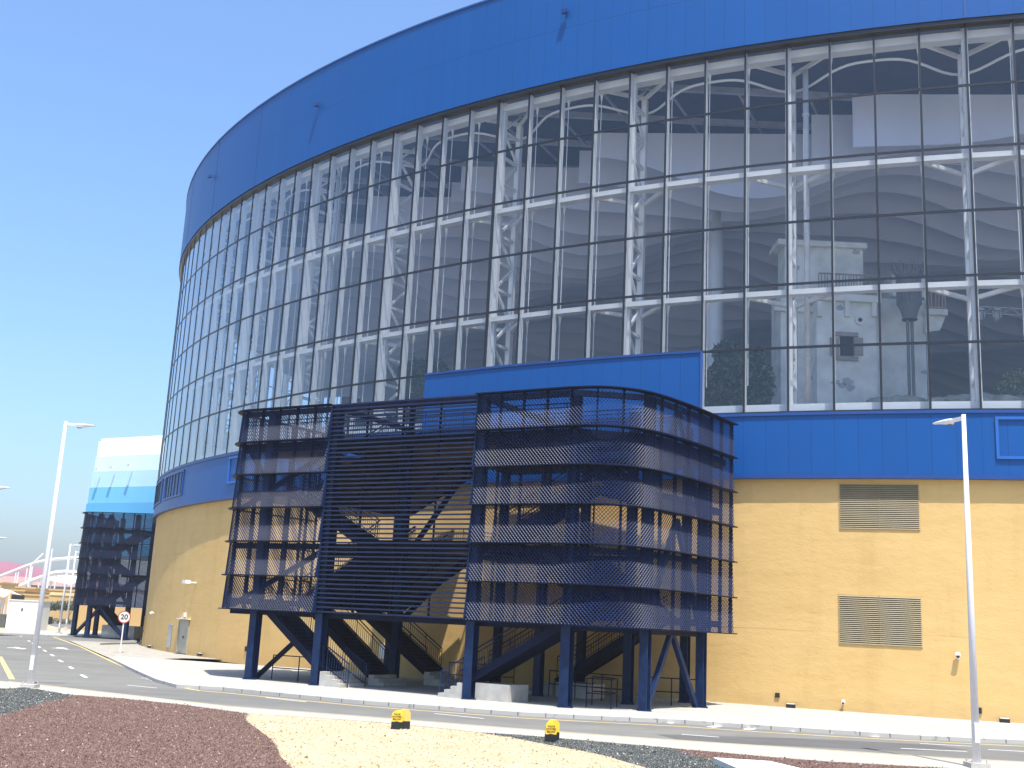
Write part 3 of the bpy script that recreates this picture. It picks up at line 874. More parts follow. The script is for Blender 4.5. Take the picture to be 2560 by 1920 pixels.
# decks and landings
deck(T, [(-5.7, .25), (12.4, .25), (14.9, 2.3), (15.0, 2.9), (13.1, 2.9), (13.1, 1.85), (-5.7, 1.85)], 11.0)
deck(T, [(1.75, 1.852), (9.35, 1.852), (9.35, 6.4), (1.75, 6.4)], 10.998)
deck(T, [(3.5, 6.402), (8.3, 6.402), (8.3, 10.6), (3.5, 10.6)], 10.998)
deck(T, [(-5.6, 1.852), (-2.5, 1.852), (-2.5, 9.6), (-5.0, 9.6)], 10.998)
deck(T, [(-3.2, 9.602), (0.6, 9.602), (0.6, 10.6), (-2.6, 10.6)], 11.0)
deck(T, [(8.302, 6.402), (15.55, 6.402), (15.65, 9.6), (15.0, 10.4), (8.302, 10.5)], 10.998)
deck(T, [(13.102, 2.902), (15.1, 2.902), (15.5, 6.3), (13.102, 6.3)], 10.998)
deck(T, [(9.352, 3.2), (13.1, 3.2), (13.1, 4.75), (9.352, 4.75)], 11.0)
deck(T, [(1.75, .25), (9.2, .25), (9.2, 6.4), (1.75, 6.4)], 6.40)
deck(T, [(3.5, 6.402), (9.2, 6.402), (9.2, 10.4), (3.5, 10.6)], 6.40)
deck(T, [(-2.6, 9.602), (0.6, 9.602), (0.6, 10.6), (-2.6, 10.6)], 6.40)
deck(T, [(-5.8, .3), (-3.6, .3), (-3.6, 1.85), (-5.75, 1.85)], 3.65)
deck(T, [(-5.75, 1.852), (-2.5, 1.852), (-2.5, 9.5), (-5.2, 9.5)], 3.648)
deck(T, [(13.0, .7), (14.4, 1.4), (15.3, 4.0), (15.5, 9.5), (13.0, 9.6)], 3.65)
deck(T, [(-5.8, .3), (-2.5, .3), (-2.5, 9.5), (-5.3, 9.5)], 8.70)
deck(T, [(13.0, .7), (14.4, 1.4), (15.3, 4.0), (15.5, 9.6), (13.0, 9.6)], 8.70)
# flights
flight(T, 0.35, .62, -3.7, 3.55, .30, 1.75)
flight(T, 0.75, .45, -3.5, 3.55, 3.3, 4.7)
flight(T, 1.6, .62, -2.9, 3.55, 6.6, 8.0)
flight(T, 8.1, .78, 13.0, 3.55, .32, 1.75)
flight(T, 8.9, .60, 13.6, 3.55, 6.4, 7.8)
for wa, wb in ((1.9, 4.72), (4.78, 7.9), (7.96, 10.2)):       # wide returning flights at each end
    flight(T, -2.5, 3.65, 1.75, 6.35, wa, wb, rails=wa < 5)
    flight(T, -2.5, 8.70, 1.75, 10.95, wa, wb, rails=wa < 5)
    flight(T, 13.0, 3.65, 9.2, 6.35, wa, wb, rails=wa < 5)
    if wa > 2: flight(T, 13.0, 8.70, 9.4, 10.95, wa, wb, rails=wa < 5)
flight(T, 1.75, 6.40, -2.5, 8.65, .35, 1.8)
flight(T, 9.2, 6.40, 13.0, 8.65, .35, 1.8)
railing(T, [(9.4, 2.35, 11), (15, 2.35, 11)]); railing(T, [(-5.6, .3, 11), (0, .35, 11), (7.9, .35, 11), (12.5, .5, 11)])
railing(T, [(1.8, 6.35, 6.4), (3.5, 6.35, 6.4), (3.5, 10.4, 6.4)]); railing(T, [(1.8, 6.35, 11), (3.5, 6.35, 11), (3.5, 10.4, 11)])
railing(T, [(-5.6, 6.15, 3.65), (-3.7, 6.15, 3.65)]); railing(T, [(-5.6, 4.95, 8.7), (-3.7, 4.95, 8.7)])
# bracing
for p, q in (((-4.0, .9, 0.05), (-2.0, 1.7, 2.2)), ((0, .55, 10.75), (-5.6, .55, 7.9)), ((0, .55, 6.1), (-5.6, .55, 3.3)), ((-5.6, .6, 10.9), (-3.8, .6, 8.8)),
             ((15.15, 4.5, 3.1), (14.95, 2.55, .05)), ((15.15, 4.5, 3.1), (15.45, 6.6, .05)),
             ((15.3, 4.5, 7.7), (14.9, 2.4, 3.3)), ((15.3, 4.5, 7.7), (15.5, 6.8, 3.3)),
             ((15.3, 4.5, 12.4), (14.9, 2.4, 8.0)), ((15.3, 4.5, 12.4), (15.5, 6.8, 8.0)),
             ((0.4, 6.5, 6.5), (3.6, 6.5, 10.6)), ((0.3, 6.5, 3.2), (3.6, 6.5, 6.1))):
    mb = MB(); T.bar(mb, p, q, 0.20, 0.20); mb.build('brace', M_steelpost if p[0] > 14 else M_steel, tower)
for z in (3.05, 6.1, 10.7, 12.5):
    mb = MB()
    T.bar(mb, (-5.5, .42, z), (12.5, .42, z), 0.16, 0.26)
    if z < 12: T.bar(mb, (-5.4, 6.1, z), (13.5, 5.7, z), 0.16, 0.26)
    for a in (0.12, 8.2): T.bar(mb, (a, .4, z-.02), (a, 6.0, z-.02), 0.14, 0.24)
    T.bar(mb, (12.5, .45, z), (14.9, 2.2, z), 0.14, 0.24); T.bar(mb, (14.9, 2.2, z-.01), (15.5, 7, z-.01), 0.14, 0.24)
    mb.build('edge_beam', M_steel, tower)
# concrete feet of the stairs
def conc_steps(s0, dirn, w0, w1, n=4, rise=0.155, run=0.30):
    mb = MB()
    for i in range(n):
        a, b_ = s0, s0+dirn*run*(n-i)
        lo, hi = min(a, b_), max(a, b_)
        pts = [T.P(lo, w0, 0)[:2], T.P(hi, w0, 0)[:2], T.P(hi, w1, 0)[:2], T.P(lo, w1, 0)[:2]]
        mb.prism(pts, i*rise, (i+1)*rise)
    return mb.build('concrete_step', M_concrete, tower)
conc_steps(0.42, 1, 0.12, 1.9); conc_steps(7.95, -1, 0.05, 1.9); conc_steps(0.85, 1, 3.1, 4.9, 3); conc_steps(1.7, 1, 6.4, 8.2, 4)
conc_steps(8.8, -1, 6.2, 8.0, 4)
for (a, b_, c, d, h) in ((8.42, 10.0, .25, 1.85, .66), (8.9, 10.6, 6.3, 7.9, .62)):
    mb = MB(); mb.prism([T.P(a, c, 0)[:2], T.P(b_, c, 0)[:2], T.P(b_, d, 0)[:2], T.P(a, d, 0)[:2]], 0, h); mb.build('plinth', M_concrete, tower)
# small handrails on the concrete steps
def step_rail(s0, s1, z0, z1, wv):
    rb = MB()
    T.bar(rb, (s0, wv, z0+1.05), (s1, wv, z1+1.0), 0.045, 0.045); T.bar(rb, (s0, wv, z0+.15), (s1, wv, z1+.15), 0.03, 0.03)
    for i in range(10):
        f = i/9; a = s0+(s1-s0)*f; z = z0+(z1-z0)*f
        T.bar(rb, (a, wv, z+(0.0 if i in (0, 9) else .15)), (a, wv, z+1.03), 0.02+(.02 if i in (0, 9) else 0), 0.02+(.02 if i in (0, 9) else 0), up=(1, 0, 0))
    rb.build('step_railing', M_steelpost, tower)
step_rail(0.50, 1.75, .62, 0.0, 0.45); step_rail(0.50, 1.75, .62, 0.0, 1.7)
step_rail(7.9, 6.7, .62, 0.0, 0.25); step_rail(7.9, 6.7, .62, 0.0, 1.7)
# ground guard rails round the open underside, each a thing
def guard(pts, label):
    x0, y0 = T.P(*pts[0], 0)[:2]
    t = thing('guard_rail', label, 'guard rail', (x0, y0, 0), 'guard rails under the stair tower')
    mb = MB()
    for p, q in zip(pts[:-1], pts[1:]):
        for h in (1.12, .55): T.bar(mb, (*p, h), (*q, h), 0.045, 0.045)
    mb.build('rails', M_steel, t)
    for p, q in zip(pts[:-1], pts[1:]):
        L = math.hypot(q[0]-p[0], q[1]-p[1]); n = max(1, int(round(L/1.25)))
        for i in range(n if q is not pts[-1] else n+1):
            f = i/n; c = (p[0]+(q[0]-p[0])*f, p[1]+(q[1]-p[1])*f)
            pm = MB(); T.bar(pm, (*c, 0), (*c, 1.13), 0.045, 0.045, up=(1, 0, 0)); pm.build('rail_post', M_steel, t)
guard([(-3.3, 1.2), (-0.4, 1.5)], 'dark two-bar guard rail at the left end below the stair tower')
guard([(2.6, 7.2), (4.6, 7.4), (5.2, 9.0)], 'dark guard rail in the middle below the tower, behind the concrete steps')
guard([(12.4, 2.9), (13.6, 2.7), (13.9, 1.5), (12.9, 1.35)], 'small U-shaped guard rail between the two right front legs of the stair tower')
guard([(8.8, 5.9), (12.8, 5.7)], 'dark guard rail in front of the rear right flight, left of the back post')
guard([(13.2, 6.2), (15.4, 7.3)], 'dark guard rail by the yellow wall near the right end of the stair tower')

# --- distant tower, mirrored, cut where it meets the hall
u2 = (-0.98, 0.199); w2 = (0.199, 0.98)
E2 = (G(200, 1589)[0]-0.75, G(200, 1589)[1])
O2 = (E2[0]-15*u2[0]-2.1*w2[0], E2[1]-15*u2[1]-2.1*w2[1])
tower2 = thing('stair_tower', 'smaller looking navy blue mesh stair tower at the far left, under the pale striped facade', 'stair tower', (O2[0]+8*u2[0], O2[1]+8*u2[1], 0))
T2 = Tower(O2, u2, w2, 0.935, tower2, False)
expanded(T2, [(4.2, 0.0), (6.0, 0.0)]+RIGHT, 1)
for a, b_ in ((8.4, .3), (12.45, .42), (15.0, 2.2), (15.5, 6.9), (12.9, 5.2), (9.6, 5.6)): h_post(T2, a, b_, 12.5, .36)
deck(T2, [(8.0, .5), (12.5, .5), (15, 2.3), (15.0, 2.9), (9.4, 2.9), (9.4, 6.3), (8.0, 6.3)], 11.0)
deck(T2, [(8.0, .4), (9.6, .4), (9.6, 6.3), (8.0, 6.3)], 6.4)
deck(T2, [(13.2, .9), (15.2, 4.0), (15.4, 8), (13.2, 8)], 3.65)
deck(T2, [(13.2, .9), (15.2, 4.0), (15.3, 6), (13.2, 6)], 8.7)
flight(T2, 9.4, .3, 13.2, 3.55, 1.4, 3.6); flight(T2, 13.2, 3.65, 9.6, 6.35, 3.8, 5.2)
flight(T2, 9.6, 6.4, 13.2, 8.65, 1.0, 2.6); flight(T2, 13.2, 8.7, 9.4, 10.95, 3.0, 5)
for p, q in (((15.0, 2.4, .05), (11.5, .6, 3.0)), ((11.5, .6, 3.0), (8.6, .4, .05)), ((14.9, 2.4, 8), (11.5, .6, 12.4)), ((11.5, .6, 12.4), (8.6, .4, 8)), ((11.5, .6, 7.6), (8.6, .4, 3.3)), ((14.9, 2.4, 3.4), (11.5, .6, 7.6))):
    mb = MB(); T2.bar(mb, p, q, .24, .24); mb.build('brace', M_steelpost, tower2)
mb = MB(); mb.prism([T2.P(8.2, 1.5, 0)[:2], T2.P(11.6, 1.5, 0)[:2], T2.P(11.6, 3.4, 0)[:2], T2.P(8.2, 3.4, 0)[:2]], 0, 1.15); mb.build('plinth', M_concrete, tower2)

# ------------------------------------------------------------------ striped building behind the far tower
c0 = AY(223, 1292, 123); c1 = AY(420, 1292, 117)
sb = thing('striped_building', 'windowless building with flat facade in five bands from white to sky blue', 'building', (c0[0], c0[1], 0))
dx, dy = c1[0]-c0[0], c1[1]-c0[1]; L = math.hypot(dx, dy); dx /= L; dy /= L
zt = [AY(238, y, 123)[2] for y in (1103, 1142, 1180, 1220, 1260)]
zb = zt[1:] + [8.2]
cols = [(0.86, 0.93, 0.93), (0.62, 0.80, 0.90), (0.44, 0.68, 0.86), (0.16, 0.50, 0.78), (0.10, 0.40, 0.70)]
names = ['white', 'pale_blue', 'light_blue', 'sky_blue', 'mid_blue']
for i in range(5):
    mb = MB(); pr = 0.05*i
    a = (c0[0]-dx*(0.12*i)+dy*pr, c0[1]-dy*(0.12*i)-dx*pr); b_ = (c0[0]+dx*40+dy*pr, c0[1]+dy*40-dx*pr)
    back = [(b_[0]-dy*22, b_[1]+dx*22), (a[0]-dy*22, a[1]+dx*22)]
    mb.prism([a, b_]+back, zb[i]+0.02, zt[i]); mb.build('facade_band', simple('facade_'+names[i], cols[i], 0.6, var=0.03, scale=0.5), sb)
mb = MB(); mb.prism([(c0[0]+dx*.2, c0[1]+dy*.2+.3), (c0[0]+dx*39, c0[1]+dy*39+.3), (c0[0]+dx*39-dy*20, c0[1]+dy*39+dx*20), (c0[0]+dx*.2-dy*20, c0[1]+dx*20)], zt[0]+.02, zt[0]+0.35); mb.build('coping', M_bright, sb)
mb = MB(); mb.prism([(c0[0]+dx*2-dy*8, c0[1]+dy*2+dx*8), (c0[0]+dx*38-dy*8, c0[1]+dy*38+dx*8), (c0[0]+dx*38-dy*20, c0[1]+dy*38+dx*20), (c0[0]+dx*2-dy*20, c0[1]+dy*2+dx*20)], -.3, 8.2); mb.build('lower_wall', M_yellow, sb)
for px_, lab in ((252, 'left'), (288, 'middle'), (332, 'right')):
    f = (px_-222)/198.0
    q = AY(px_, 1176-(px_-246)*0.13, 123-6*f-.0)
    t = thing('facade_spotlight', 'tiny white spotlight on the pale striped facade, the %s one of three' % lab, 'light', (q[0], q[1], q[2]), 'spotlights on the striped facade')
    mb = MB(); mb.bar((q[0], q[1], q[2]), (q[0]+dy*.35, q[1]-dx*.35, q[2]+.05), .12, .12); mb.build('arm', M_bright, t)
    mb = MB(); mb.bar((q[0]+dy*.35, q[1]-dx*.35, q[2]+.05), (q[0]+dy*.65, q[1]-dx*.65, q[2]), .35, .28); mb.build('lamp_head', M_bright, t)

# ------------------------------------------------------------------ ground, road, pavement
ZRD = -0.13
def structure(o): o['kind'] = 'structure'; return o
mb = MB(); mb.quad((-1500, -150, -0.30), (1500, -150, -0.30), (1500, 2600, -0.30), (-1500, 2600, -0.30)); structure(mb.build('ground', M_sand))
def gp(l, z): return [G(a, b_, z) for a, b_ in l]
KERB = [(270, 1648), (300, 1663), (340, 1683), (390, 1706), (440, 1720), (560, 1727), (700, 1741), (900, 1760), (1100, 1775), (1300, 1790), (1500, 1800), (1700, 1809), (1900, 1823), (2100, 1836), (2300, 1849), (2560, 1861)]
kw = gp(KERB, ZRD)
kw = kw + [(26, 38.2), (45, 37.5)]
ROADN = [(18, 1707), (100, 1716), (300, 1739), (560, 1769), (900, 1795), (1240, 1822), (1500, 1842), (1760, 1860), (2100, 1882), (2400, 1902), (2560, 1910)]
rn = gp(ROADN, ZRD); rn = [(-45, 52), (-26, 47.0)] + rn + [(24, 31.2), (45, 30.5)]
# road sheet: one big polygon under everything that is asphalt
far = gp([(0, 1589), (70, 1588.5), (133, 1590)], ZRD)
apr = gp([(133, 1590), (200, 1592), (345, 1597)], ZRD)
roadpoly = rn[::-1] + [(-90, 60), (-75, 99)] + far + apr[1:] + [(-30, 84), (-20, 64), (-12, 58), (0, 50), (12, 43.5), (25, 41), (45, 40.5)]
mb = MB(); mb.poly(roadpoly[::-1], ZRD); structure(mb.build('road', M_asphalt))
# distant cross road beyond the sand strip
mb = MB(); p = gp([(100, 1553), (198, 1548), (198, 1571), (140, 1563)], -0.1)
mb.poly(p, -0.24); structure(mb.build('far_road', M_asphalt))
# pavement: kerb line to hall wall (stops short inside the hall)
wallk = [W(k, -0.6) for k in krange(45, -1, 1)]
pav = kw + [(45, 47)] + [q for q in wallk if q[0] < 44] + gp([(300, 1640)], 0)
mb = MB(); mb.poly(pav, 0.0); structure(mb.build('pavement', M_pave))
# kerb stones
mb = MB(); ds = path_len(kw)
for i in range(len(kw)-1):
    a, b_ = kw[i], kw[i+1]
    mb.quad((*a, ZRD-.05), (*b_, ZRD-.05), (*b_, 0.004), (*a, 0.004), [(ds[i], 0), (ds[i+1], 0), (ds[i+1], .15), (ds[i], .15)])
    t = Vector((b_[0]-a[0], b_[1]-a[1])).normalized(); nn_ = (-t.y*.16, t.x*.16)
    mb.quad((*a, 0.004), (*b_, 0.004), (b_[0]+nn_[0], b_[1]+nn_[1], 0.004), (a[0]+nn_[0], a[1]+nn_[1], 0.004), [(ds[i], .3), (ds[i+1], .3), (ds[i+1], .45), (ds[i], .45)])
structure(mb.build('kerb', M_kerb))
# worn paver apron at the left foot of the hall
mb = MB(); ap = gp([(190, 1604), (345, 1606), (380, 1612), (500, 1640)], 0.0)
wl = [W(k, -0.6) for k in krange(-9, 9, 1)]
mb.poly(gp([(172, 1603), (300, 1662), (420, 1645), (510, 1650)], ZRD)[:1] + gp([(215, 1622), (290, 1655), (330, 1652), (460, 1648)], ZRD) + wl[::-1] + [(-33.5, 98)], ZRD+0.06)
structure(mb.build('paver_apron', M_apron))
# far pavement with kerb in front of the distant tower
mb = MB(); fp = [G(150, 1592, ZRD), G(250, 1594, ZRD), G(350, 1600, ZRD), (-31, 99), (-31.5, 112), (-40, 125), (-52, 125), (-48, 108)]
mb.prism(fp, ZRD-.05, -0.01); structure(mb.build('far_pavement', M_pave))
mb = MB(); mb.prism(gp([(250, 1612), (335, 1602), (345, 1606), (340, 1610)], ZRD+.06), ZRD, 0.04); structure(mb.build('ramp', M_kerb))
# cream gutter strip between road and gravel
GRV = [(0, 1768), (20, 1722), (60, 1719), (160, 1737), (300, 1747), (450, 1762), (620, 1785), (800, 1796), (1000, 1811), (1200, 1832), (1300, 1838), (1500, 1855), (1680, 1871), (1900, 1891), (2060, 1904), (2400, 1923), (2560, 1930)]
gv = gp(GRV[1:], -0.06); gv = [(-45, 47), (-26, 43.0)] + gv + [(24, 29.4), (45, 28.9)]
mb = MB(); mb.poly(([(x, y+0.9) for x, y in rn[:2]] + rn[2:]) + gv[::-1], ZRD+0.045); structure(mb.build('gutter_strip', M_strip))
mb = MB()
for i in range(len(gv)-1):
    (x0, y0), (x1, y1) = gv[i], gv[i+1]
    mb.quad((x0, y0, ZRD), (x1, y1, ZRD), (x1, y1, -0.045), (x0, y0, -0.045))
structure(mb.build('bed_edge', M_strip))
# darker resurfaced strips on the road
mb = MB()
mb.poly(gp([(1640, 1836), (2000, 1846), (2330, 1862), (2420, 1874), (2250, 1877), (1900, 1862), (1690, 1848)], ZRD), ZRD+.003)
mb.poly(gp([(330, 1672), (470, 1692), (640, 1688), (470, 1680)], ZRD), ZRD+.0025)
structure(mb.build('road_patch', groundmat('resurfaced_asphalt', [(0.3, (.085, .083, .080)), (.7, (.125, .122, .116))], 0.6, 18, .3, .01)))
# markings
mk = MB()
def line(ptsw, w, z=ZRD+0.004, dst=None):
    d = dst or mk
    for a, b_ in zip(ptsw[:-1], ptsw[1:]):
        t = Vector((b_[0]-a[0], b_[1]-a[1]))
        if t.length < 1e-4: continue
        t.normalize(); n = (-t.y*w/2, t.x*w/2)
        d.quad((a[0]+n[0], a[1]+n[1], z), (b_[0]+n[0], b_[1]+n[1], z), (b_[0]-n[0], b_[1]-n[1], z), (a[0]-n[0], a[1]-n[1], z))
ym = MB()
YK = [(133, 1592), (200, 1616), (280, 1654), (340, 1680), (400, 1702), (450, 1719), (500, 1727), (560, 1732), (700, 1746), (900, 1765), (1100, 1780), (1300, 1795), (1500, 1806), (1700, 1816), (1800, 1823), (1900, 1830), (2000, 1836), (2100, 1842), (2300, 1853), (2560, 1866)]
line(gp(YK, ZRD), 0.13, dst=ym)
pl = MB(); line([(x, y+.12) for x, y in rn[2:]], 0.11, dst=pl, z=ZRD+0.049); structure(pl.build('faded_edge_line', groundmat('faded_yellow_paint', [(0.3, (0.46, 0.40, 0.27)), (0.7, (0.56, 0.46, 0.25))], 0.9, 12, 0.1, 0.005)))
line(gp([(0, 1642), (30, 1698)], ZRD), 0.22, dst=ym)
structure(ym.build('yellow_edge_lines', M_ypaint))
for a, b_ in (((51, 1591), (54, 1592)), ((70, 1601.5), (75, 1603.5)), ((81, 1608), (85, 1610)), ((96, 1616), (100, 1619)), ((109, 1625), (115, 1628.5)), ((127, 1636), (134, 1640)), ((147, 1650), (156, 1655)), ((174, 1667), (182, 1672)), ((203, 1687), (216, 1694))):
    line(gp([a, b_], ZRD), 0.16)
for a, b_ in (((318, 1713), (392, 1720)), ((664, 1744), (766, 1755)), ((1086, 1784), (1210, 1796.5)), ((1704, 1836), (1798, 1843)), ((2252, 1871), (2418, 1879)), ((2300, 1859), (2430, 1866)), ((2470, 1874), (2640, 1883))):
    line(gp([a, b_], ZRD), 0.10)
for i in range(6):                                       # hatched triangle before the tower
    f = i/5
    line(gp([(352+f*60, 1695+f*15), (400+f*62, 1697+f*12)], ZRD), 0.14)
for a, b_ in (((1775, 1818), (1840, 1810)), ((1866, 1824), (1915, 1815)), ((1975, 1828), (2010, 1825)), ((2070, 1834), (2108, 1829)), ((1670, 1808), (1698, 1806)), ((2185, 1842), (2208, 1838))):
    line(gp([a, b_], ZRD), 0.30)
def arrow(px, py, flip):
    x, y = G(px, py, ZRD); d = Vector((-0.52, 0.85)).normalized(); n = Vector((-d.y, d.x))
    def q(a, b_): return (x+d.x*a+n.x*b_, y+d.y*a+n.y*b_)
    s = -1 if flip else 1
    mk.add([(*q(-1.6*s, .10), ZRD+.005), (*q(.4*s, .10), ZRD+.005), (*q(.4*s, -.10), ZRD+.005), (*q(-1.6*s, -.10), ZRD+.005)], [(0, 1, 2, 3)])
    mk.add([(*q(.4*s, .45), ZRD+.005), (*q(1.8*s, 0), ZRD+.005), (*q(.4*s, -.45), ZRD+.005)], [(0, 1, 2)])
    mk.add([(*q(-.6*s, .1), ZRD+.006), (*q(-.1*s, .75), ZRD+.006), (*q(.3*s, .7), ZRD+.006), (*q(-.1*s, .1), ZRD+.006)], [(0, 1, 2, 3)])
arrow(47, 1620, True); arrow(158, 1621, False)
structure(mk.build('white_road_markings', M_wpaint))

# gravel beds -----------------------------------------------------
def in_poly(P, poly):
    x, y = P[:, 0], P[:, 1]; c = np.zeros(len(P), bool); n = len(poly); j = n-1
    for i in range(n):
        xi, yi = poly[i]; xj, yj = poly[j]
        cond = ((yi > y) != (yj > y)) & (x < (xj-xi)*(y-yi)/((yj-yi) if abs(yj-yi) > 1e-9 else 1e-9)+xi)
        c ^= cond; j = i
    return c
def chip_mat(name, cols_):
    mt, nt, b = nodes_of(name)
    at = nt.nodes.new('ShaderNodeAttribute'); at.attribute_name = 'tone'
    r = nt.nodes.new('ShaderNodeValToRGB'); e = r.color_ramp.elements
    while len(e) < len(cols_): e.new(.5)
    for i, (p_, c_) in enumerate(cols_): e[i].position = p_; e[i].color = (*c_, 1)
    lk(nt, at.outputs['Fac'], r.inputs[0]); lk(nt, r.outputs[0], b.inputs['Base Color'])
    b.inputs['Roughness'].default_value = .9; b.inputs['Specular IOR Level'].default_value = .2
    return mt
def bed(name, poly, zz, base_mat, cmat, density, size, near):
    mb = MB(); mb.poly(poly, zz); o = mb.build(name, base_mat); o['kind'] = 'stuff'
    xs = [p_[0] for p_ in poly]; ys = [p_[1] for p_ in poly]
    x0, x1, y0, y1 = max(-22, min(xs)), min(24, max(xs)), max(near, min(ys)), min(48, max(ys))
    n = int((x1-x0)*(y1-y0)*density)
    P = np.stack([rng.uniform(x0, x1, n), rng.uniform(y0, y1, n)], 1)
    P = P[in_poly(P, poly)]
    P = P+rng.normal(0, 1, P.shape)*np.where(rng.uniform(0, 1, len(P)) < .16, .16, .02)[:, None]
    n = len(P); s = size*rng.lognormal(0, .35, n)
    # three-sided pyramid chips
    yaw = rng.uniform(0, 6.28, n); V = np.empty((n, 4, 3))
    for k in range(3):
        a = yaw+k*2.1+rng.uniform(-.5, .5, n)
        V[:, k, 0] = P[:, 0]+s*np.cos(a); V[:, k, 1] = P[:, 1]+s*np.sin(a); V[:, k, 2] = zz-.004
    V[:, 3, 0] = P[:, 0]+s*rng.uniform(-.5, .5, n); V[:, 3, 1] = P[:, 1]+s*rng.uniform(-.5, .5, n); V[:, 3, 2] = zz+s*rng.uniform(.35, 1.1, n)
    i4 = np.arange(n)*4
    Fa = np.concatenate([np.stack([i4, i4+1, i4+3], 1), np.stack([i4+1, i4+2, i4+3], 1), np.stack([i4+2, i4, i4+3], 1)])
    me = bpy.data.meshes.new(name+'_chips'); me.from_pydata(V.reshape(-1, 3).tolist(), [], Fa.tolist())
    at = me.attributes.new('tone', 'FLOAT', 'FACE'); tv = rng.uniform(0, 1, n); at.data.foreach_set('value', np.tile(tv, 3))
    me.materials.append(cmat)
    c = bpy.data.objects.new('chips', me); col.objects.link(c); c.parent = o; c['kind'] = 'stuff'
    return o
C_red = chip_mat('red_gravel_chips', [(0, (.080, .046, .034)), (.45, (.160, .098, .076)), (.90, (.235, .158, .128)), (.985, (.27, .19, .155)), (.995, (.50, .44, .40))])
C_dark = chip_mat('grey_gravel_chips', [(0, (.035, .038, .035)), (.5, (.085, .090, .081)), (.93, (.17, .175, .16)), (.99, (.45, .45, .42))])
C_beige = chip_mat('beige_gravel_chips', [(0, (.17, .11, .055)), (.12, (.36, .275, .165)), (.6, (.46, .375, .24)), (1, (.54, .455, .31))])
ZV = -0.05
redL = gp([(0, 1790), (40, 1778), (110, 1757), (150, 1748), (190, 1738), (300, 1746), (450, 1761), (620, 1784), (612, 1800), (640, 1820), (680, 1850), (693, 1870), (700, 1890), (735, 1925), (760, 1960), (-100, 1960), (-100, 1830)], ZV)
darkL = gp([(-60, 1718), (20, 1723), (60, 1719), (110, 1726), (160, 1735), (190, 1738), (150, 1748), (110, 1757), (40, 1778), (0, 1790), (-100, 1830)], ZV)
beige = gp([(620, 1784), (800, 1796), (1000, 1811), (1200, 1832), (1290, 1846), (1350, 1858), (1420, 1871), (1500, 1886), (1600, 1915), (1680, 1940), (1720, 1970), (760, 1960), (735, 1925), (700, 1890), (693, 1870), (680, 1850), (640, 1820), (612, 1800)], ZV)
darkM = gp([(1200, 1832), (1300, 1838), (1500, 1855), (1680, 1871), (1720, 1885), (1790, 1903), (1830, 1925), (1900, 1980), (1720, 1970), (1680, 1940), (1600, 1915), (1500, 1886), (1420, 1871), (1350, 1858), (1290, 1846)], ZV)
redR = gp([(1680, 1871), (1900, 1891), (2060, 1904), (2400, 1923), (2620, 1932), (2700, 1990), (1900, 1980), (1830, 1925), (1790, 1903), (1720, 1885)], ZV)
bed('red_gravel', redL, ZV, M_redbase, C_red, 900, .0175, 21.5)
bed('grey_gravel', darkL, ZV, M_darkbase, C_dark, 700, .019, 21)
bed('beige_gravel', beige, ZV, M_beige, C_beige, 120, .022, 21.5)
bed('grey_gravel', darkM, ZV, M_darkbase, C_dark, 900, .019, 21)
bed('red_gravel', redR, ZV, M_redbase, C_red, 900, .0175, 21)
# a bare base under the beds out to the viewer
mb = MB(); mb.poly(gv + [(45, -30), (-45, -30)], ZV-0.02); structure(mb.build('planting_ground', M_sand))

# concrete chamber cover in the gravel, bottom right
q = gp([(1783, 1899), (1925, 1908), (1985, 1922), (1850, 1930)], .05)
ch = thing('chamber_cover', 'flat concrete inspection chamber with pale rim, set in the gravel at bottom right', 'manhole', (q[0][0], q[0][1], 0))
q = [Vector((*p_, 0)) for p_ in q]; q[2] = q[2]+Vector((.3, -.9, 0)); q[3] = q[3]+Vector((.1, -.9, 0))
ctr = sum(q, Vector())/4
mb = MB(); mb.prism([(p_.x, p_.y) for p_ in q], -.06, .10); mb.build('rim', simple('pale_concrete', (.66, .64, .58), .9), ch)
mb = MB(); mb.prism([((ctr+(p_-ctr)*.72).x, (ctr+(p_-ctr)*.72).y) for p_ in q], .05, .108); mb.build('lid', M_concrete, ch)

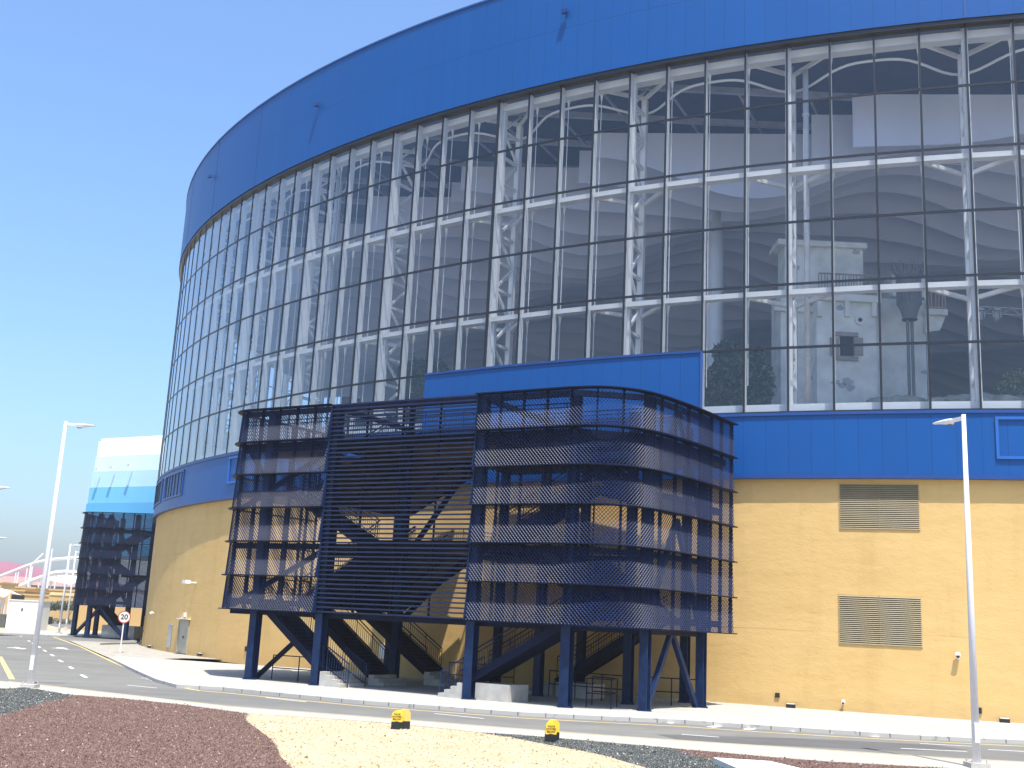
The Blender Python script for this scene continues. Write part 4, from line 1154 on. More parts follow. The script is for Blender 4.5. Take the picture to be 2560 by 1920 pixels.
# ------------------------------------------------------------------ street lamps
def lamp(px, py, toppx, arm, label, h=9.85, r=.105, grp='street lamps'):
    x, y = G(px, py, 0)
    t = thing('street_lamp', label, 'street lamp', (x, y, 0), grp)
    mb = MB(); n = 20
    mb.tube([(x, y, 0), (x, y, h*.5), (x, y, h)], r, 16, r1=r*.55); mb.build('pole', M_pole, t, smooth=True)
    mb = MB(); mb.box(x-.26, y-.26, -.1, x+.26, y+.26, .04)
    for a in (-1, 1):
        for c in (-1, 1): mb.tube([(x+a*.19, y+c*.19, .04), (x+a*.19, y+c*.19, .13)], .025, 6)
    mb.build('base_plate', M_concrete, t)
    mb = MB(); mb.box(x-.07, y-r-.012, .55, x+.07, y-r+.03, 1.05); mb.build('access_hatch', M_pole, t)
    ax, ay = arm; z = h-.1
    mb = MB(); mb.bar((x, y, z), (x+ax*.42, y+ay*.42, z-.01), .09, .10); mb.build('arm', M_pole, t)
    # drop-shaped luminaire: deep housing near the arm, thin blade at the tip
    mb = MB(); sx_, sy_ = -ay, ax
    prof = [(.36, .04, .04, .05), (.44, .09, .11, .06), (.60, .11, .12, .06), (.76, .12, .07, .05), (1.0, .12, .025, .03), (1.12, .08, .02, .02)]
    rings = []
    for d, hw, dn, up_ in prof:
        cx, cy = x+ax*d, y+ay*d
        rings.append([(cx-sx_*hw, cy-sy_*hw, z+.0), (cx-sx_*hw*.6, cy-sy_*hw*.6, z+up_*.8), (cx+sx_*hw*.6, cy+sy_*hw*.6, z+up_*.8), (cx+sx_*hw, cy+sy_*hw, z), (cx+sx_*hw*.7, cy+sy_*hw*.7, z-dn), (cx-sx_*hw*.7, cy-sy_*hw*.7, z-dn)])
    vs = [p_ for r_ in rings for p_ in r_]; fs = [tuple(range(6)), tuple(range(30, 36))]
    for i in range(5):
        for k in range(6): fs.append((i*6+k, i*6+(k+1) % 6, (i+1)*6+(k+1) % 6, (i+1)*6+k))
    mb.add(vs, fs); hd = mb.build('lamp_head', M_pole, t)
    mb = MB(); mb.quad(*[(x+ax*d+sx_*s_*.09, y+ay*d+sy_*s_*.09, z-.125) for d, s_ in ((.46, -1), (.62, -1), (.62, 1), (.46, 1))]); mb.build('lens', M_black, hd)
    return t
lamp(75, 1713, 0, (.97, .10), 'tall pale street lamp beside the road at the left, before the far tower')
lamp(2442, 1910, 0, (-.40, .917), 'tall pale street lamp at the right in front of the yellow wall', h=9.5)
far_lamps = [
    (147, 1583, (1, .1), 'distant pale street lamp, nearer of two side by side left of the far tower', 9.0),
    (165, 1569, (1, .1), 'distant bare pole, right one of two left of the far tower', 9.6)]
for px_, py_, arm, lab, h_ in far_lamps: lamp(px_, py_, 0, arm, lab, h=h_, r=.12, grp='distant street lamps')
for (px_, py_, Y_, lab) in ((-24, 1212, 62, 'street lamp cut off by the left picture edge, only its upper head tip showing'), (-17, 1340, 90, 'street lamp cut off by the left picture edge, only its lower head tip showing')):
    q = AY(px_, py_, Y_)
    t0 = lamp(0, 1600, 0, (.98, .1), lab, h=q[2], r=.11, grp='distant street lamps'); t0.location = (q[0], q[1], 0)

# ------------------------------------------------------------------ speed sign
x, y = G(300, 1632, ZRD+.06)
t = thing('speed_sign', 'round white 20 speed sign with red rim on a thin white post', 'road sign', (x, y, 0))
mb = MB(); mb.tube([(x, y, -.1), (x, y, 2.45)], .045, 10); mb.build('pole', M_bright, t)
mb = MB(); mb.box(x-.16, y-.16, -.1, x+.16, y+.16, .02); mb.build('base', M_concrete, t)
dv = Vector((0-x, 0-y, 0)).normalized()
def disc(name, r, d0, d1, mat, par):
    mb = MB(); c = Vector((x, y, 2.28)); mb.tube([c+dv*d0, c+dv*d1], r, 40); return mb.build(name, mat, par)
M_signred = simple('sign_red', (.42, .05, .045), .4, var=.05)
rim = disc('rim', .41, .05, .08, M_signred, t)
disc('face', .345, .08, .088, M_bright, rim)
fc = bpy.data.curves.new('speed_figure', 'FONT'); fc.body = '20'; fc.size = .47; fc.align_x = 'CENTER'; fc.align_y = 'CENTER'; fc.extrude = .004; fc.offset = .012
fo = letters('speed_figure', fc, M_black)
fo.parent = rim
rx = Vector((-dv.y, dv.x, 0)); mm = Matrix.Identity(4)
for i in range(3): mm[i][0] = rx[i]; mm[i][1] = (0, 0, 1)[i]; mm[i][2] = dv[i]
pw = dv*.094; mm[0][3], mm[1][3], mm[2][3] = pw.x, pw.y, 2.28
fo.matrix_local = mm

# ------------------------------------------------------------------ marker posts
M_marker = simple('marker_yellow', (.82, .55, .04), .45, var=.05)
M_markero = simple('marker_orange', (.85, .46, .10), .45, var=.05)
M_ink = simple('marker_print', (.10, .045, .01), .6)
def marker(px, py, label, text, face, ymat, w=.30, h=.52, d=.17):
    x, y = G(px, py, ZV); t = thing('marker_post', label, 'marker post', (x, y, ZV), 'black and yellow marker posts')
    dirv = Vector((face[0], face[1], 0)).normalized(); sx_ = Vector((-dirv.y, dirv.x, 0)); c = Vector((x, y, ZV))
    def ext(pr, name, mat, inset=0):
        mb = MB(); n = len(pr)
        vs = [c+sx_*a+Vector((0, 0, z))+dirv*(d/2-inset) for a, z in pr]+[c+sx_*a+Vector((0, 0, z))-dirv*(d/2-inset) for a, z in pr]
        fs = [tuple(range(n)), tuple(range(n, 2*n))[::-1]]+[(i, n+i, n+(i+1) % n, (i+1) % n) for i in range(n)]
        mb.add(vs, fs); return mb.build(name, mat, t)
    hb = h*.40; r = w/2
    ext([(-r*1.04, 0), (r*1.04, 0), (r*1.02, hb), (-r*1.02, hb)], 'base', M_black, -.004)
    body = [(-r, hb), (r, hb)]+[(r*math.cos(a), h-r*.85+r*.85*math.sin(a)) for a in np.linspace(0, math.pi, 13)]
    bo = ext(body, 'body', ymat)
    if text:
        for i, s_ in enumerate(text):
            fc = bpy.data.curves.new('print', 'FONT'); fc.body = s_; fc.size = .068; fc.align_x = 'CENTER'; fc.align_y = 'CENTER'; fc.extrude = .002; fc.offset = .002
            fo = letters('print', fc, M_ink); fo.parent = bo
            mm = Matrix.Identity(4)
            for k in range(3): mm[k][0] = sx_[k]; mm[k][1] = (0, 0, 1)[k]; mm[k][2] = dirv[k]
            pw = dirv*(d/2+.003)+Vector((0, 0, h*.80-i*.070)); mm[0][3], mm[1][3], mm[2][3] = pw
            fo.matrix_local = mm
        mb = MB(); z = ZV+h*.80-len(text)*.070+.004
        p0 = c+sx_*-.06+dirv*(d/2+.003); p1 = c+sx_*.06+dirv*(d/2+.003)
        mb.quad((p0.x, p0.y, z-.012), (p1.x, p1.y, z-.012), (p1.x, p1.y, z+.012), (p0.x, p0.y, z+.012)); mb.build('bar', M_ink, bo)
marker(992, 1823, 'yellow lettered marker post, left of the touching pair on the beige gravel', ['VALVE', '(WATER)', 'BELOW'], (-.12, -1), M_marker)
marker(1010, 1822, 'plain orange marker post, right of the touching pair on the beige gravel', None, (.25, -1), M_markero, h=.55)
marker(1376, 1855, 'yellow marker post with dark lettering at the edge of the grey gravel', ['VALVE', '(WATER)', 'BELOW'], (0.05, -1), M_marker)
marker(1382, 1850, 'paler marker post standing close behind the lettered one at the grey gravel', None, (.5, -1), M_marker, h=.54)

# ------------------------------------------------------------------ things inside the hall behind the glass
M_prop = simple('weathered_plaster', (.70, .71, .67), .95, var=.2, scale=.9, bmp=.3, bscale=6)
M_prop2 = simple('dark_plaster_patch', (.40, .40, .42), .95, var=.2)
M_wood = simple('grey_wood', (.30, .27, .24), .9, var=.2)
YP = 61.0
def bx(px0, py0, px1, py1, Y0, Y1, mb):
    a = AY(px0, py1, Y0); b_ = AY(px1, py0, Y0)
    # use mid lines so the block stands upright
    mb.box(a[0], Y0, a[2], b_[0], Y1, b_[2])
z0 = ZG0-.3
pbx = AY(2130, 1000, YP)
pb = thing('plaster_house', 'tall grey green plaster house with balconies and shuttered window, standing behind the glass wall', 'show house', (pbx[0], YP, z0))
def pblock(name, px0, px1, pytop, pybot, Y0, Y1, mat=M_prop, par=None):
    mb = MB(); a = AY(px0, (pytop+pybot)/2, Y0)[0]; b_ = AY(px1, (pytop+pybot)/2, Y0)[0]
    zt_ = AY((px0+px1)/2, pytop, Y0)[2]; zb_ = z0 if pybot is None or pybot > 1035 else AY((px0+px1)/2, pybot, Y0)[2]
    mb.box(a, Y0, zb_, b_, Y1, zt_); return mb.build(name, mat, par or pb)
pblock('main_wall', 1952, 2316, 742, 1040, YP, YP+2.2)
pblock('upper_wall', 1962, 2158, 612, 742, YP+.4, YP+2.0)
pblock('upper_cornice', 1946, 2168, 602, 615, YP+.1, YP+2.3)
pblock('bay_wall', 2042, 2192, 752, 1040, YP-1.0, YP)
pblock('bay_cornice', 2036, 2204, 735, 752, YP-1.3, YP)
pblock('left_cornice', 1936, 2044, 762, 778, YP-.3, YP)
pblock('wing_wall', 2230, 2316, 690, 742, YP+.3, YP+2)
pblock('corbel_cornice', 2314, 2370, 772, 786, YP-.6, YP+1.6)
mb = MB(); pts = []
a = AY(2314, 786, YP); 
prof = [(2314, 786), (2366, 786), (2350, 826), (2330, 828), (2314, 832)]
vs = [AY(px_, py_, YP-.3) for px_, py_ in prof]; vs2 = [(v_[0], YP+1.2, v_[2]) for v_ in vs]
mb.add(vs+vs2, [tuple(range(5)), tuple(range(5, 10))]+[(i, (i+1) % 5, 5+(i+1) % 5, 5+i) for i in range(5)]); mb.build('corbel', M_prop, pb)
for px_ in (2049, 2118, 2186): pblock('bracket', px_-5, px_+6, 752, 790, YP-1.25, YP-1.0)
wn = pblock('window', 2100, 2134, 838, 890, YP-1.02, YP-.9, M_dark)
for a0_, a1_, t_, bt in ((2088, 2146, 830, 840), (2088, 2146, 890, 900)): pblock('sill', a0_, a1_, t_, bt, YP-1.15, YP-1.0, M_wood, wn)
for a0_, a1_ in ((2076, 2098), (2136, 2158)): pblock('shutter', a0_, a1_, 844, 888, YP-1.10, YP-1.0, M_wood, wn)
mb = MB(); c_ = AY(2149, 801, YP-1.0)
mb.tube([(c_[0], YP-1.0, c_[2]), (c_[0], YP-1.12, c_[2])], .28, 20); rv = mb.build('round_vent', M_prop, pb)
mb = MB(); mb.tube([(c_[0], YP-1.12, c_[2]), (c_[0], YP-1.14, c_[2])], .12, 16); mb.build('vent_shade', M_dark, rv)  # dark disc painted as the shade inside the vent
rnd = random.Random(3)
for (px_, py_, r_) in ((2090, 955, .30), (2106, 962, .25), (2118, 952, .35), (2126, 970, .28), (2030, 945, .3), (2100, 770, .25), (2140, 630, .3), (1992, 670, .25), (2310, 930, .22)):
    Yq = YP-1.0 if 2042 < px_ < 2192 and py_ > 752 else (YP+.4 if py_ < 742 else YP)
    c_ = AY(px_, py_, Yq); mb = MB(); n = 9
    mb.add([(c_[0]+r_*rnd.uniform(.5, 1.2)*math.cos(6.28*i/n), Yq-.012, c_[2]+r_*.7*rnd.uniform(.5, 1.2)*math.sin(6.28*i/n)) for i in range(n)], [tuple(range(n))])
    mb.build('plaster_patch', M_prop2, pb)
def fence_bal(px0, px1, py0, py1, Y, mat):
    mb = MB(); a = AY(px0, py1, Y); b_ = AY(px1, py0, Y)
    for z in (a[2], b_[2]): mb.bar((a[0], Y, z), (b_[0], Y, z), .08, .08)
    n = int((b_[0]-a[0])/.16)
    for i in range(n+1):
        xx = a[0]+(b_[0]-a[0])*i/n; mb.bar((xx, Y, a[2]), (xx+rnd.uniform(-.06, .06), Y, b_[2]), .04, .05)
    mb.build('balustrade', mat, pb)
fence_bal(2048, 2194, 690, 732, YP-1.2, M_wood); fence_bal(2322, 2362, 731, 768, YP-.5, simple('orange_wood', (.45, .32, .20), .9))
# brazier
c_ = AY(2273, 760, YP-2.0); xx = c_[0]
bz = thing('fire_basket', 'dark iron fire basket with spikes on a pole in front of the plaster house', 'fire basket', (xx, YP-2.0, z0))
zt_ = AY(2273, 690, YP-2)[2]; zm = AY(2273, 762, YP-2)[2]; zl = AY(2273, 800, YP-2)[2]; zp = AY(2273, 890, YP-2)[2]
M_iron = simple('dark_iron', (.15, .145, .15), .8)
mb = MB(); mb.tube([(xx, YP-2, zm), (xx, YP-2, zt_)], .62, 24, cap=True); mb.build('drum', M_iron, bz)
mb = MB()
for i in range(24):
    a = 6.283*i/24; mb.bar((xx+.64*math.cos(a), YP-2+.64*math.sin(a), zm), (xx+.64*math.cos(a), YP-2+.64*math.sin(a), zt_), .05, .05, up=(1, 0, 0))
    mb.bar((xx+.64*math.cos(a), YP-2+.64*math.sin(a), zt_), (xx+1.0*math.cos(a), YP-2+1.0*math.sin(a), zt_+.55+.15*(i % 2)), .04, .04)
mb.build('spikes', M_iron, bz)
mb = MB(); mb.tube([(xx, YP-2, zl), (xx, YP-2, zm-.35), (xx, YP-2, zm)], .34, 20, r1=.62); mb.tube([(xx, YP-2, zl), (xx, YP-2, zl+.05)], .42, 16); mb.build('bowl', M_iron, bz)
mb = MB()
for d_ in (-.12, .12): mb.tube([(xx+d_, YP-2, z0), (xx+d_, YP-2, zl)], .09, 10)
mb.build('pole', M_iron, bz)
# stage truss with two lights
a = AY(2437, 766, 66); b_ = AY(2640, 760, 66)
st = thing('stage_truss', 'thin lattice truss inside the hall, hanging right of the plaster house', 'truss', (a[0], 66, a[2]))
mb = MB()
for zz in (0, .42):
    mb.bar((a[0], 66, a[2]-zz), (b_[0], 66, a[2]-zz), .06, .06)
for i in range(9):
    xa = a[0]+(b_[0]-a[0])*i/9; xb = a[0]+(b_[0]-a[0])*(i+1)/9
    mb.bar((xa, 66, a[2]-(.42 if i % 2 else 0)), (xb, 66, a[2]-(0 if i % 2 else .42)), .04, .04)
for xx in (a[0]+.1, b_[0]-.1): mb.bar((xx, 66, a[2]), (xx, 66, 31.0), .03, .03)
mb.build('lattice', M_pipe, st)
for px_, lab in ((2450, 'stage light hanging under the truss behind the glass, nearer the plaster house'), (2491, 'stage light hanging under the truss behind the glass, farther from the plaster house')):
    q = AY(px_, 785, 66); t = thing('stage_light', lab, 'stage light', (q[0], 66, q[2]), 'stage lights on the truss')
    mb = MB(); mb.box(q[0]-.2, 65.8, q[2]+.2, q[0]+.2, 66.2, q[2]+.36); mb.box(q[0]-.26, 65.9, q[2]-.25, q[0]-.2, 66.1, q[2]+.2); mb.box(q[0]+.2, 65.9, q[2]-.25, q[0]+.26, 66.1, q[2]+.2); mb.build('yoke', M_pipe, t)
    mb = MB(); mb.tube([(q[0], 66.1, q[2]+.1), (q[0], 65.9, q[2]-.45)], .2, 14, r1=.13); mb.build('head', M_pipe, t)
# rocks along the glass
M_rock = simple('grey_rock', (.33, .32, .28), .95, var=.3, scale=1.5, bmp=.6, bscale=3)
def rock(px, py, Y, r, label):
    q = AY(px, py, Y); mb = MB(); n, m_ = 10, 6; vs = []
    for i in range(m_+1):
        ph = math.pi*i/m_
        for k in range(n):
            a = 6.283*k/n; rr = r*(1+rnd.uniform(-.22, .22))
            vs.append((q[0]+1.5*rr*math.sin(ph)*math.cos(a), Y+rr*math.sin(ph)*math.sin(a), q[2]-r*.4+.62*rr*math.cos(ph)))
    fs = [(i*n+k, i*n+(k+1) % n, (i+1)*n+(k+1) % n, (i+1)*n+k) for i in range(m_) for k in range(n)]
    mb.add(vs, fs); tag(mb.build('boulder', M_rock, smooth=True), label, 'rock', 'boulders along the foot of the glass wall')
for px_, py_, r_, lab in ((2200, 1001, .55, 'low boulder at the plaster house foot, left of the fire basket pole'), (2262, 997, .75, 'broad boulder at the foot of the plaster house, straight under the fire basket'),
                          (2345, 1000, .6, 'flat boulder just right of the plaster house behind the glass'), (2400, 994, .7, 'boulder behind the glass beside the white column right of the house'),
                          (2462, 992, .8, 'largest boulder behind the glass, under the stage truss'), (2525, 996, .7, 'boulder behind the glass under the small pale tree at the right edge')):
    rock(px_, py_, 58.5-(px_-2200)*.006, r_, lab)

# ------------------------------------------------------------------ plants
def leafmat(name, c):
    mt, nt, b = nodes_of(name)
    at = nt.nodes.new('ShaderNodeAttribute'); at.attribute_name = 'tone'
    cc = ramp(nt, at.outputs['Fac'], [(0, mix3(c, .55)), (.7, mix3(c, 1.1)), (1, mix3(c, 1.9))])
    lk(nt, cc, b.inputs['Base Color']); b.inputs['Roughness'].default_value = .55
    return mt
M_leaf = leafmat('dark_leaves', (.075, .100, .060)); M_leafp = leafmat('pale_leaves', (.16, .20, .09)); M_leafd = leafmat('dusty_leaves', (.075, .105, .060))
M_bark = simple('bark', (.16, .12, .09), .95)
def leaves(name, mat, blobs, n, size, parent, seed):
    r = np.random.default_rng(seed); base = origin_of(parent)
    C = np.array([b_[0] for b_ in blobs]); R = np.array([b_[1] for b_ in blobs])
    wts = (R**2).sum(1); wts = wts/wts.sum()
    idx = r.choice(len(blobs), n, p=wts)
    d = r.normal(size=(n, 3)); d /= np.linalg.norm(d, axis=1)[:, None]
    rad = r.uniform(.35, 1.08, n)**.6
    P = C[idx]+d*R[idx]*rad[:, None]
    a = r.normal(size=(n, 3)); a /= np.linalg.norm(a, axis=1)[:, None]
    b2 = np.cross(a, r.normal(size=(n, 3))); b2 /= np.linalg.norm(b2, axis=1)[:, None]
    s = size*r.uniform(.6, 1.4, n)[:, None]
    V = np.stack([P-a*s, P+b2*s*.4, P+a*s, P-b2*s*.4], 1)-np.array(base)
    i4 = np.arange(n)*4
    me = bpy.data.meshes.new(name); me.from_pydata(V.reshape(-1, 3).tolist(), [], np.stack([i4, i4+1, i4+2, i4+3], 1).tolist())
    at = me.attributes.new('tone', 'FLOAT', 'FACE'); at.data.foreach_set('value', r.uniform(0, 1, n)); me.materials.append(mat)
    o = bpy.data.objects.new(name, me); col.objects.link(o); o.parent = parent; return o
def plant(name, label, cat, base, stems, blobs, mat, n, size, seed, group=None):
    t = thing(name, label, cat, base, group)
    mb = MB()
    for s_ in stems: mb.tube([base, s_[0], s_[1]], s_[2], 7, r1=s_[2]*.4)
    mb.build('trunk', M_bark, t); leaves('crown', mat, blobs, n, size, t, seed); return t
def q3(px, py, Y): return AY(px, py, Y)
# bushes behind the glass
B = (AY(1850, 1030, 58.8)[0], 58.8, z0)
plant('indoor_bush', 'big dark leafy bush inside the hall, behind the lower panes left of the plaster house', 'bush', B,
      [((B[0], 58.8, z0+1), q3(1830, 920, 58.8), .08), ((B[0]+.3, 58.8, z0+1), q3(1890, 930, 58.8), .07), ((B[0]-.3, 58.8, z0+1), q3(1790, 950, 58.8), .06)],
      [(q3(1835, 930, 58.8), (1.2, 1.0, 1.3)), (q3(1895, 955, 58.8), (.9, .8, 1.2)), (q3(1785, 970, 58.8), (.8, .8, 1.2)), (q3(1815, 880, 58.8), (.8, .6, .6)), (q3(1880, 890, 58.8), (.7, .6, .6)), (q3(1850, 1000, 58.8), (1.6, .8, .7))], M_leaf, 3600, .21, 1)
B = (AY(2530, 1000, 57)[0], 57, z0)
plant('indoor_tree', 'small pale green tree inside the hall at the right picture edge', 'tree', B,
      [((B[0], 57, z0+.5), q3(2540, 940, 57), .05), ((B[0], 57, z0+.4), q3(2515, 975, 57), .04)],
      [(q3(2530, 945, 57), (.45, .4, .35)), (q3(2515, 965, 57), (.5, .4, .25)), (q3(2545, 985, 57), (.5, .4, .3)), (q3(2500, 975, 57), (.3, .3, .15)), (q3(2550, 935, 57), (.35, .3, .3)), (q3(2575, 960, 57), (.6, .4, .5))], M_leafp, 900, .10, 2)
B = (AY(1060, 990, 72)[0], 72, z0)
plant('indoor_bush', 'small dim bush inside the hall just left above the blue parapet panel', 'bush', B,
      [((B[0], 72, z0+1), q3(1050, 930, 72), .06)], [(q3(1045, 930, 72), (1.0, .8, .9)), (q3(1085, 925, 72), (.9, .8, .8)), (q3(1065, 960, 72), (1.3, .8, .8))], M_leaf, 1200, .2, 3)

# ------------------------------------------------------------------ far left background
M_by = simple('ochre_render_far', (.52, .35, .15), .9, var=.06, scale=.3)
def yblock(px0, px1, pytop, Y, depth, label, parts=(), zbot=-.3):
    a = AY(px0, pytop, Y); b_ = AY(px1, pytop, Y)
    t = thing('ochre_building', label, 'building', ((a[0]+b_[0])/2, Y, zbot))
    mb = MB(); mb.box(a[0], Y, zbot, b_[0], Y+depth, (a[2]+b_[2])/2); mb.build('wall', M_by, t)
    mb = MB(); mb.box(a[0]-.15, Y-.15, (a[2]+b_[2])/2+.01, b_[0]+.15, Y+depth, (a[2]+b_[2])/2+.3); mb.build('parapet', M_by, t)
    for (p0, p1, t_, bt, nm, mt_) in parts:
        q0, q1 = AY(p0, t_, Y-.3), AY(p1, bt, Y-.3); mb = MB()
        mb.box(q0[0], Y-.12, q1[2], q1[0], Y+.1, q0[2]); mb.build(nm, mt_, t)
    return t
yblock(18, 62, 1478, 205, 12, 'low ochre building with a dark open front, between white canopy and lamp post', ((28, 63, 1486, 1499, 'opening', M_dark),))  # dark box on the solid wall stands in for the shaded open front
yblock(40, 88, 1471, 212, 12, 'ochre block with a raised flat top behind the low open-fronted building')
yblock(62, 125, 1490, 200, 9, 'long low ochre wall building seen behind the left lamp post')
yblock(124, 196, 1478, 196, 16, 'large plain ochre building with pale upper band beyond the two small trees', ((125, 196, 1480, 1491, 'upper_band', simple('ochre_light', (.72, .52, .24), .9)),))
yblock(-14, 5, 1458, 230, 8, 'ochre tower corner at the left picture edge')
# ochre low wall right behind the far tower legs
a = AY(186, 1513, 150); b_ = AY(300, 1516, 150)
mb = MB(); mb.box(a[0], 150, -.3, b_[0]+4, 158, a[2]); tag(mb.build('ochre_wall', M_by), 'plain ochre wall piece seen between the legs of the far stair tower', 'wall')
# red arena roof far away
Yf = 620.0
rr = thing('red_roof_hall', 'huge low hall with a curved pinkish red roof on the horizon', 'building', (AY(-60, 1500, Yf)[0], Yf, 0))
M_redroof = simple('hazed_red_roof', (.27, .085, .105), .6, var=.08, scale=.02)  # distance haze is mixed into the roof's red
mb = MB(); prof = [(-300, 1388), (-120, 1394), (0, 1403), (40, 1407), (80, 1414), (110, 1422), (140, 1430), (160, 1433), (200, 1440), (260, 1447)]
lo = [(-300, 1436), (-120, 1438), (0, 1440), (40, 1441), (80, 1443.5), (110, 1446), (140, 1447), (160, 1448), (200, 1450), (260, 1452)]
for i in range(len(prof)-1):
    A, Bq = AY(*prof[i], Yf+60), AY(*prof[i+1], Yf+60); C_, D_ = AY(*lo[i+1], Yf), AY(*lo[i], Yf)
    mb.quad(D_, C_, Bq, A)
    A2, B2 = (A[0], Yf+200, A[2]-8), (Bq[0], Yf+200, Bq[2]-8)
    mb.quad(A, Bq, B2, A2)
mb.build('roof', M_redroof, rr)
mb = MB()
for i in range(len(lo)-1):
    C_, D_ = AY(*lo[i], Yf+.5), AY(*lo[i+1], Yf+.5)
    mb.quad((C_[0], Yf, C_[2]-4.0), (D_[0], Yf, D_[2]-4.0), (D_[0], Yf, D_[2]), (C_[0], Yf, C_[2]))
mb.build('roof_edge', simple('pale_pink_edge', (.62, .36, .32), .7), rr)
mb = MB()
for i in range(len(lo)-1):
    C_, D_ = AY(*lo[i], Yf+6), AY(*lo[i+1], Yf+6)
    mb.quad((C_[0], Yf+6, -1), (D_[0], Yf+6, -1), (D_[0], Yf+6, D_[2]-1.0), (C_[0], Yf+6, C_[2]-1.0))
mb.build('facade', simple('dark_far_facade', (.13, .14, .16), .9, var=.35, scale=.02), rr)
# white arched footbridge with hangers
Yb = 260.0
def arch(ptspx, r, hang, foot, label, Y):
    P0 = [AY(a, b_, Y) for a, b_ in ptspx]
    t = thing('white_arch', label, 'arch structure', (P0[0][0], Y, 0), 'white arched steel structures on the left')
    mb = MB(); mb.tube(P0, r, 8); mb.build('arch_tube', M_white, t)
    hm = MB()
    for px_, ptop, pbot in hang:
        hm = MB(); a, b_ = AY(px_, ptop, Y), AY(px_-(pbot-ptop)*.085, pbot, Y); hm.bar((b_[0], Y, b_[2]), (b_[0], Y, a[2]), .24, .24, up=(1, 0, 0)); hm.build('hanger', M_white, t)
    return t
arch([(-40, 1462), (0, 1441), (38, 1426), (66, 1415), (90, 1407), (112, 1402), (140, 1398), (165, 1396), (200, 1394), (240, 1398)], .36,
     [(37, 1427, 1500), (44, 1430, 1475), (66, 1418, 1470), (79, 1413, 1466), (124, 1402, 1436), (170, 1398, 1470), (186, 1397, 1436), (118, 1436, 1482), (128, 1440, 1474)], 0, 'upper of two long white arches with thin hangers behind the left lamp post', Yb)
arch([(30, 1473), (60, 1462), (80, 1452), (105, 1443), (120, 1437), (140, 1432), (165, 1430), (200, 1434), (240, 1440)], .50,
     [(75, 1455, 1488), (97, 1448, 1488), (139, 1436, 1474), (165, 1434, 1472)], 0, 'lower thicker white arch below the long upper one, behind the left lamp post', Yb-8)
mb = MB(); t_ = [(118, 1443), (150, 1436), (175, 1434), (200, 1438), (230, 1446)]; l_ = [(118, 1449), (150, 1456), (175, 1461), (200, 1452), (230, 1448)]
for i in range(4):
    mb.quad(AY(*l_[i], Yb-4), AY(*l_[i+1], Yb-4), AY(*t_[i+1], Yb+2), AY(*t_[i], Yb+2))
    mb.quad(AY(*t_[i], Yb+2), AY(*t_[i+1], Yb+2), AY(*l_[i+1], Yb+8), AY(*l_[i], Yb+8))
tag(mb.build('tensile_canopy', M_white), 'white stretched membrane canopy under the arches left of the far tower', 'canopy')
# white antenna boom and mast
mb = MB(); a, b_ = AY(78, 1412, 240), AY(108, 1384, 240); mb.bar(a, b_, .30, .30); mb.bar((a[0], 240, a[2]), (a[0], 240, -.3), .3, .3, up=(1, 0, 0)); tag(mb.build('crane_boom', M_white), 'thin slanted white boom above the arches at the left', 'boom')
mb = MB(); a = AY(150, 1372, 235); mb.tube([(a[0]-1.6, 235, -.3), (a[0]-1.6, 235, a[2])], .28, 8, r1=.15); tag(mb.build('mast', M_white), 'slim white mast rising above the arches left of the far tower', 'mast')
# white canopy with posts at the left edge
q = AY(0, 1490, 170); cy = thing('white_shelter', 'white curved shade shelter on thin posts at the left picture edge', 'shelter', (q[0], 170, -.3))
mb = MB(); tp = [(-60, 1480), (-20, 1472), (4, 1471), (18, 1478), (27, 1482)]
for i in range(4):
    A, Bq = AY(*tp[i], 170), AY(*tp[i+1], 170)
    mb.quad((A[0], 168, A[2]-.9), (Bq[0], 168, Bq[2]-.7), Bq, A); mb.quad(A, Bq, (Bq[0], 174, Bq[2]-.3), (A[0], 174, A[2]-.3))
mb.build('roof', M_white, cy)
for px_ in (-14, -2, 4, 10, 16, 24):
    A = AY(px_, 1486, 169); mb = MB(); mb.bar((A[0], 169, -.3), (A[0], 169, A[2]), .12, .12, up=(1, 0, 0)); mb.build('shelter_post', M_pole, cy)
# white utility cabinet
a, b_ = G(16, 1572), G(99, 1576)
Yc = 126.0; a = AY(13, 1568, Yc); b_ = AY(96, 1568, Yc); zt_ = AY(60, 1502, Yc)[2]
uc = thing('utility_kiosk', 'plain white boxy kiosk beside the sand strip behind the left lamp post', 'kiosk', ((a[0]+b_[0])/2, Yc, -.3))
mb = MB(); mb.box(a[0], Yc, -.3, b_[0], Yc+2.5, zt_); kb = mb.build('body', simple('white_kiosk', (.80, .78, .73), .6, var=.03), uc)
mb = MB(); mb.box(a[0]-.08, Yc-.08, zt_+.01, b_[0]+.08, Yc+2.6, zt_+.1); mb.build('lid', M_bright, uc)
mb = MB(); q = AY(55, 1524, Yc-.04); mb.box(q[0]-.08, Yc-.05, q[2]-.15, q[0]+.08, Yc+.01, q[2]+.15); mb.build('handle', M_black, uc)
# dark low wall left of it
a = AY(-40, 1533, 140); b_ = AY(15, 1533, 140); mb = MB(); mb.box(a[0], 140, -.3, b_[0], 141, a[2]); tag(mb.build('dark_wall', simple('dark_screen_wall', (.10, .105, .09), .9)), 'low dark screen wall at the left picture edge beside the white kiosk', 'wall')
# far pavement strips
mb = MB(); mb.poly(gp([(-20, 1557), (14, 1558), (14, 1562), (-20, 1562)], -.25), -.22); structure(mb.build('far_kerb', M_strip))
mb = MB(); mb.poly(gp([(100, 1541), (200, 1542), (200, 1547), (100, 1545)], -.25), -.22); structure(mb.build('far_kerb', M_strip))
mb = MB(); mb.poly(gp([(105, 1551), (160, 1552), (165, 1554), (105, 1554)], -.25), -.20); structure(mb.build('far_island', M_strip))
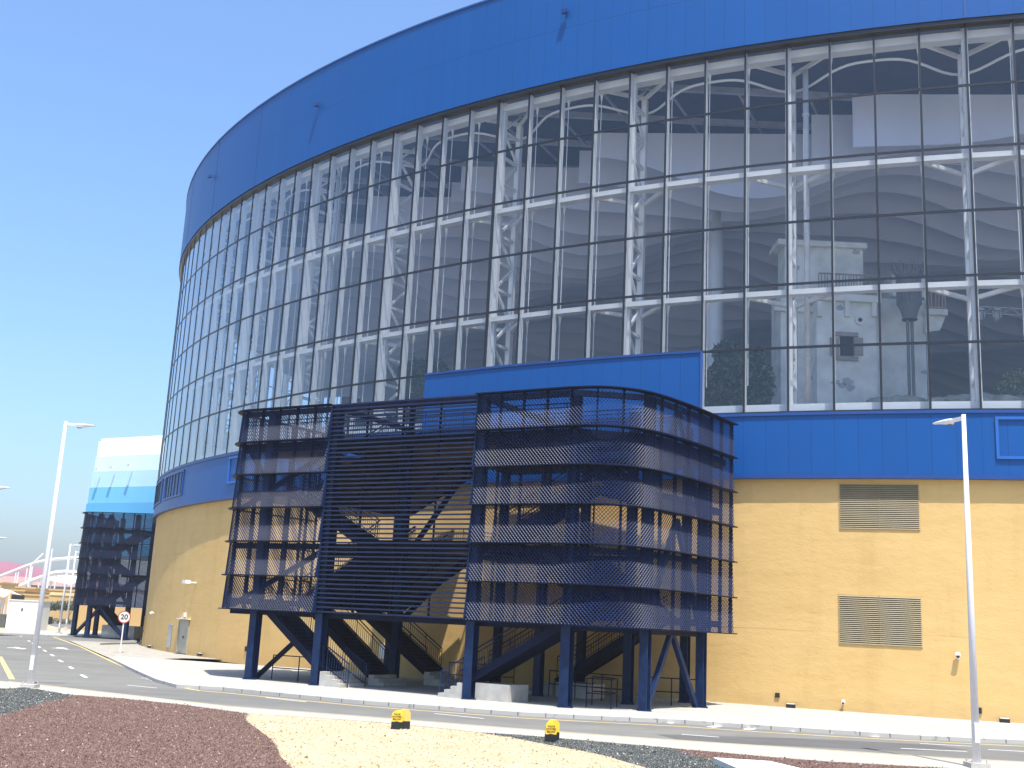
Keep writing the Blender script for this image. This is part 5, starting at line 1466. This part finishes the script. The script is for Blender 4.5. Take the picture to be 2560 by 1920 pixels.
# small street trees
for px_, lab, sz in ((118, 'small round street tree just right of the left lamp post, far away', 1.0), (150, 'left half of the wide pair of small street trees before the ochre building', 1.05), (172, 'right half of the wide pair of small street trees before the ochre building', 1.1)):
    Y = 185; g = AY(px_, 1541, Y); B = (g[0], Y, -.3); c_ = AY(px_+2, 1514, Y)
    plant('street_tree', lab, 'tree', B, [((B[0], Y, 1.0), (c_[0], Y, c_[2]), .10), ((B[0], Y, 1.0), (c_[0]+.8, Y, c_[2]-.2), .07)],
          [((c_[0], Y, c_[2]), (1.2*sz, 1.1, .75*sz)), ((c_[0]+.8*sz, Y, c_[2]-.25), (.8, .8, .55)), ((c_[0]-.8*sz, Y, c_[2]-.3), (.8, .8, .5))], M_leafd, 900, .16, 20+px_, 'street trees before the ochre building')
for p0, p1, py_, lab in ((141, 186, 1531, 'low clipped dark hedge under the pair of street trees'), (110, 126, 1529, 'short dark hedge under the tree beside the left lamp post')):
    a, b_ = AY(p0, py_, 180), AY(p1, py_, 180)
    t = thing('hedge', lab, 'hedge', ((a[0]+b_[0])/2, 180, -.3))
    n = max(3, int((b_[0]-a[0])/.9)); leaves('foliage', M_leafd, [((a[0]+(b_[0]-a[0])*i/n, 180, .15), (.7, .6, .5)) for i in range(n+1)], 160*n, .14, t, p0)
for px_, lab in ((117, 'dark upright bin in front of the hedge, the left of two'), (128, 'dark upright bin in front of the hedge, the right of two')):
    a = AY(px_, 1537, 176); mb = MB(); mb.tube([(a[0], 176, -.3), (a[0], 176, .7), (a[0], 176, .85)], .28, 10); tag(mb.build('litter_bin', M_black), lab, 'bin', 'dark bins by the hedge')

# ------------------------------------------------------------------ air
hz = MB(); hz.box(-1600, -220, -1.4, 1600, 2700, 46)
hm = bpy.data.materials.new('haze'); hm.use_nodes = True
hn = hm.node_tree; hn.nodes.remove(hn.nodes['Principled BSDF'])
pv = hn.nodes.new('ShaderNodeVolumePrincipled'); pv.inputs['Color'].default_value = (0.95, 0.97, 1.0, 1)
pv.inputs['Density'].default_value = 0.00036; pv.inputs['Anisotropy'].default_value = 0.3
hn.links.new(pv.outputs[0], hn.nodes['Material Output'].inputs['Volume'])
hz.build('haze', hm, kind='stuff')

# ------------------------------------------------------------------ light and view
AZ = math.atan2(0.32, -0.947)            # horizontal direction towards the sun, measured from +Y clockwise
EL = math.radians(69)
sd = Vector((math.sin(AZ)*math.cos(EL), math.cos(AZ)*math.cos(EL), math.sin(EL)))
sun_d = bpy.data.lights.new('sun', 'SUN'); sun_d.energy = 4.0; sun_d.angle = math.radians(0.53); sun_d.color = (1.0, 0.955, 0.88)
sun = bpy.data.objects.new('sun', sun_d); col.objects.link(sun)
sun.rotation_euler = sd.to_track_quat('Z', 'Y').to_euler()
wd = bpy.data.worlds.new('World'); sc.world = wd; wd.use_nodes = True
nt = wd.node_tree; bg = nt.nodes['Background']
sky = nt.nodes.new('ShaderNodeTexSky'); sky.sky_type = 'NISHITA'; sky.sun_disc = False
sky.sun_elevation = EL; sky.sun_rotation = AZ
sky.altitude = 0; sky.air_density = 1.25; sky.dust_density = 2.4; sky.ozone_density = 10.0
lk(nt, sky.outputs[0], bg.inputs[0]); bg.inputs[1].default_value = 0.137
sc.view_settings.view_transform = 'Standard'; sc.view_settings.look = 'None'
sc.view_settings.exposure = 1.0; sc.view_settings.gamma = 1.0
sc.render.engine = 'CYCLES'
sc.cycles.max_bounces = 8; sc.cycles.transparent_max_bounces = 12; sc.cycles.diffuse_bounces = 6
sc.cycles.caustics_reflective = False; sc.cycles.caustics_refractive = False
sc.cycles.use_denoising = True
